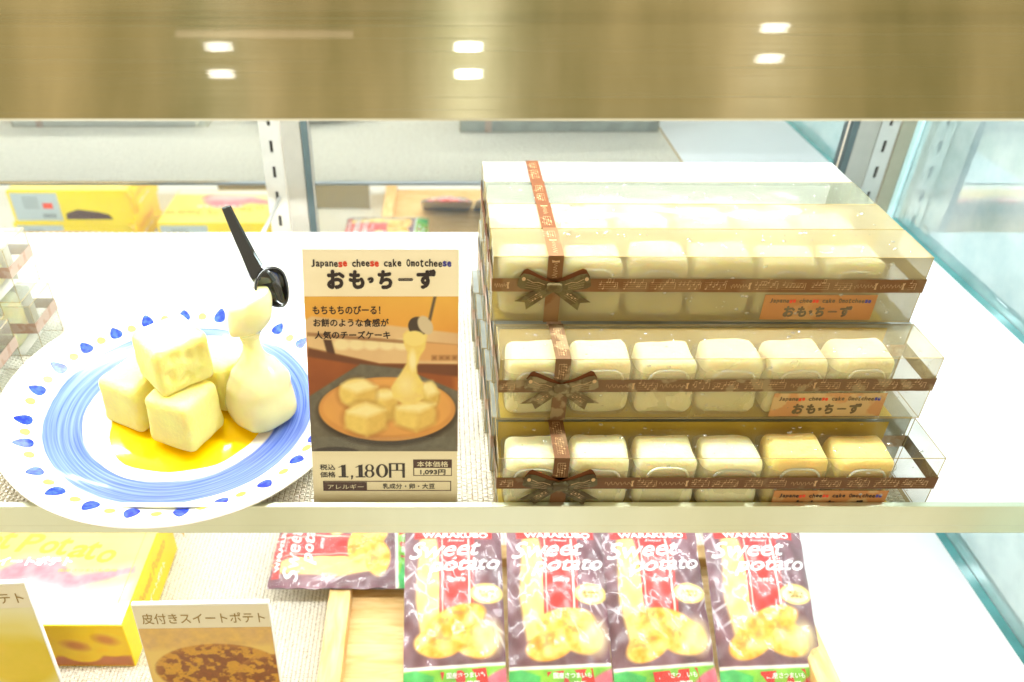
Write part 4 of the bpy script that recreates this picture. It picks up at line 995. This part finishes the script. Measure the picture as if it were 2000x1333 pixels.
# cards standing on the lower shelf
def low_card(x0, x1, y, z1, label, title, paint, rz=0, lean=4):
    o = empty('price_card', ((x0+x1)/2, y, -.2128), (-R(lean), 0, rz), label, 'price card'); hw_ = (x1-x0)/2; hh = z1+.2128
    box('board', (-hw_, hw_, 0, .0035, 0, hh), M['cardw'], o, bev=.0004)
    box('back_sheet', (-hw_+.001, hw_-.001, .0036, .0042, .001, hh-.001), M['cardback'], o)
    P = Print(); P.rect(-hw_+.0008, .002, hw_-.0008, hh-.0015, M['cardg']); P.text(title, -hw_+.005, hh-.019, hw_-.004, hh-.0085, M['gold'], .004, h=.0003)
    P.build('lettering', FRONT, o)
    pp = Pic(120, 110, 2*hw_-.0016, .080); paint(pp); obj('picture', pp.mesh('picture', aFRONT, -hw_+.0008, hh-.0235-.080, .00015), M['picture'], o)
def paint1(p):
    n1 = p.noise(6, 8); n2 = p.noise(22, 9); n3 = p.noise(60, 10)
    p.put(np.ones_like(p.X), np.stack([214+30*(n2-.5), 176+30*(n2-.5), 96+20*n1], -1)); p.put(p.pm([(0, 0), (1, 0), (1, .78), (0, .72)], .03), (226, 196, 112))
    k = np.clip((n2-.46)*9, 0, 1)
    for (cx_, cy_, rx, ry) in ((.55, .45, .50, .34), (.98, .38, .30, .26)):
        m = p.em(cx_, cy_, rx, ry, .03); p.put(m, np.stack([132+70*k+30*(n3-.5), 76+74*k+20*(n3-.5), 24+20*k], -1))
        p.put(np.clip(p.em(cx_, cy_, rx, ry, .03)-p.em(cx_, cy_-.015, rx*.95, ry*.93, .1), 0, 1)*.6, (196, 140, 60))
def paint2(p):
    n1 = p.noise(5, 11); p.put(np.ones_like(p.X), np.stack([226+0*n1, 222+0*n1, 190-20*n1], -1)); p.put(p.em(.75, .35, .32, .4, .2), np.stack([206+20*n1, 186+10*n1, 30+30*n1], -1)); p.put(p.em(.80, .75, .25, .12, .8), (220, 208, 120))
low_card(-.2270, -.1335, -.0005, -.0905, 'ivory price card with a baked potato picture on the lower shelf', '皮付きスイートポテト', paint1, R(1))
low_card(-.3880, -.2960, .000, -.0735, 'ivory price card cut off at the bottom left corner of the view', '紫芋スイートポテト', paint2, R(3))
# wooden tray
tr = empty('wooden_tray', (.09, .06, -.2138), label='pale wooden tray holding the wrapped sweet potato pouches', cat='tray')
tx0, tx1, ty0, ty1 = -.2, .197, -.12, .092
box('tray_floor', (tx0+.018, tx1-.018, ty0, ty1-.016, .002, .0085), M['wood'], tr)
box('side_rail', (tx0, tx0+.018, ty0, ty1, 0, .0235), M['wood_y'], tr, bev=.0012); box('side_rail', (tx1-.018, tx1, ty0, ty1, 0, .0235), M['wood_y'], tr, bev=.0012)
box('back_rail', (tx0+.0182, tx1-.0182, ty1-.016, ty1, .0001, .0200), M['wood'], tr, bev=.0012)
# pouches
PW, PL = .0802, .1276
def puff(x, y):
    u = x/PW*2; v = (y/PL-.5)*2
    return .0085*max(0, 1-abs(u)**3)*max(0, 1-abs(v)**6)
def wrinkle(x, y, s): return .0006*math.sin(x*420+y*160+s)+.0007*math.sin(y*300-x*210+s*2)*math.sin(x*130+s)
def pouch_paint(p, s):
    n1 = p.noise(4, 20+s); n2 = p.noise(14, 21+s); n3 = p.noise(30, 22+s)
    p.put(np.ones_like(p.X), np.stack([114+70*(n1-.5), 74+54*(n1-.5), 84+60*(n1-.5)], -1))
    for k in range(16):  # pale streaks: film glints painted into the wrapper colour
        r = random.Random(s*50+k); x, y, a = r.random(), r.uniform(.25, 1), r.uniform(-1, 1); p.put(p.em(x, y, .010, .05, 1, a)*.9, (235, 236, 246))
    # long potato at left and red band
    p.put(p.pm([(.18, .30), (.12, .55), (.16, .92), (.30, 1.0), (.36, .8), (.44, .5), (.42, .3)], .02), np.stack([250+0*n1, 214+14*n1, 110+30*n1], -1))
    p.put(p.pm([(.35, .34), (.35, 1), (.72, 1), (.68, .34)], .008), (206, 44, 42)); 
    for x in (.385, .655): p.put((np.abs(p.X-x) < .006)*1.0*(p.Y > .36), (244, 220, 210))
    p.put(p.pm([(.1, .93), (.9, .93), (.9, .98), (.1, .98)], .006), (206, 44, 42))
    p.put(p.em(.83, .585, .17, .062, .08), (244, 216, 120)); p.put(p.em(.83, .585, .14, .05, .08), (252, 238, 180)); p.put(p.em(.83, .585, .09, .02, .2)*.5*(n3 > .5), (206, 150, 40))
    # baked potato lumps
    for (cx, cy_, rx, ry, ro) in ((.52, .42, .33, .085, .15), (.66, .33, .27, .11, -.2), (.36, .29, .25, .085, .25)):
        rr_ = random.Random(s*9+int(cx*100)); cx += rr_.uniform(-.05, .05); cy_ += rr_.uniform(-.02, .02); ro += rr_.uniform(-.3, .3); rx *= rr_.uniform(.88, 1.05)
        p.put(p.em(cx, cy_, rx, ry, .08, ro), np.stack([248+10*(n2-.5), 184+110*(n2-.5), 70+170*(n2-.5)], -1)); p.put(p.em(cx-.02, cy_+.03, rx*.6, ry*.4, .7, ro)*np.clip((n3-.4)*4, 0, 1)*.7, (196, 116, 62))
        p.put(p.em(cx+.08, cy_-.02, rx*.35, ry*.35, .8, ro)*.6, (255, 232, 150))  # pale patch: highlight painted on each lump
    p.put(p.em(.85, .33, .13, .10, .4)*.7, (255, 240, 176))
    # bottom band: white, leaf green, pink potato
    p.put(p.pm([(0, 0), (1, 0), (1, .185), (.5, .165), (0, .15)], .006), (244, 244, 236)); p.put(p.pm([(0, 0), (1, 0), (1, .165), (.5, .145), (0, .128)], .006), np.stack([130+60*(n2-.5), 200+40*(n2-.5), 60+0*n1], -1))
    p.put(p.pm([(0, 0), (.28, 0), (.30, .10), (.12, .135), (0, .12)], .01), np.stack([40+50*n2, 160+50*n2, 80+30*n2], -1)); p.put(p.em(.95, .05, .30, .085, .1, .5), np.stack([214+30*(n2-.5), 110+60*(n2-.5), 130+50*(n2-.5)], -1))
def pouch(o_loc, o_rot, s, label, parent=None):
    o = empty('sweet_potato_pouch', o_loc, o_rot, label, 'snack pouch', 'wrapped sweet potato pouches')
    pp = Pic(110, 200, PW, PL); pouch_paint(pp, s)
    mapper = lambda X, Y, Hh: (X, Y, np.array([puff(a, b)+wrinkle(a, b, s) for a, b in zip(X, Y)])+Hh)
    me = pp.mesh('wrapper', mapper, -PW/2, 0, 0); obj('wrapper', me, M['pouch'], o)
    # back sheet and crimped seals
    obj('back_sheet', pyd('back_sheet', [(-PW/2, 0, -.0008), (PW/2, 0, -.0008), (PW/2, PL, -.0008), (-PW/2, PL, -.0008)], [(0, 3, 2, 1)]), M['foil'], o)
    mp = lambda x, y, h: (x, y, puff(x, y)+wrinkle(x, y, s)+.0006+h)
    P = Print(); f = lambda u, v: (-PW/2+PW*u, PL*v)
    def T(t, u0, v0, u1, v1, m, b=0, sh=0, **k): a = f(u0, v0); c = f(u1, v1); P.text(t, a[0], a[1], c[0], c[1], m, b, sh, h=.0002, **k)
    T('WARAKUBO', .18, .935, .86, .972, M['whiteink'], .04)
    T('Sweet', .44, .910, .62, .926, M['whiteink'], .0, .4); None
    warp = lambda a, b: (a, b*.8+.2*a)
    for t_, u0, v0, u1, v1 in (('Sweet', .05, .800, .78, .925), ('potato', .24, .690, .97, .805)):
        a = f(u0, v0); c = f(u1, v1); P.bold(t_, a[0], a[1], c[0], c[1], M['whiteink'], .0003, h=.0002, shear=.35, warp=warp)
    T('皮付き', .45, .655, .62, .680, M['whiteink'], .03)
    a = [f(.36, .125), f(.80, .150), f(.83, .035), f(.40, .012)]; P.poly(a, M['redink2'], .0001)
    wr2 = lambda a_, b_: (a_, b_*.8+.2*a_)
    T('国産さつまいも', .42, .088, .79, .130, M['whiteink'], .02, 0, warp=wr2); T('100%使用', .46, .035, .74, .082, M['whiteink'], .03, 0, warp=wr2)
    T('スイート', .74, .585, .92, .605, M['gold'], .03); T('ポテト', .76, .560, .90, .580, M['gold'], .03)
    P.build('lettering', mp, o)
    # lumps of the sweet potato pressing from inside, film over it
    vs = []; nu, nv = 34, 60
    for i in range(nu+1):
        for j in range(nv+1):
            x = -PW/2+PW*i/nu; y = PL*j/nv; vs.append((x*1.0, y, puff(x, y)+wrinkle(x, y, s)+.0020+.0011*math.sin(x*260+s*3+y*90)*math.sin(y*170+s)+.0006*math.sin(x*700+y*500)))
    obj('clear_film', quads('clear_film', vs, grid_idx(nu+1, nv+1)), M['pfilm'], o)
    return o
M['pouch'] = printmat('pouch_print', .35, .15); M['foil'] = pbr('silver_foil', (200, 190, 190), .3, metal=.7)
M['pfilm'] = film('crinkled_pouch_film', .06, (240, 240, 245), .16, .5, 60, bump=.25, fres=.03)
tl30 = R(30)
for k, (x, lb) in enumerate(((-.0052, 'sweet potato pouch at the bow side of the row, next to the bare tray'), (.0768, 'sweet potato pouch, second in the row from the bare wood'), (.1585, 'sweet potato pouch, third in the row from the bare wood'), (.2410, 'sweet potato pouch at the far end of the row, by the empty white shelf'))):
    pouch((x, .0149, -.2090), (tl30, 0, R([.4, -1.1, .9, -1.6][k])), k+1, lb)
pouch((-.035, .1375, -.1885), (0, R(3), R(90)), 7, 'sweet potato pouch lying crosswise at the back of the tray')
pouch((.17, .33, -.196), (R(4), 0, R(93)), 9, 'sweet potato pouch lying crosswise at the rear, seen in the mirror')
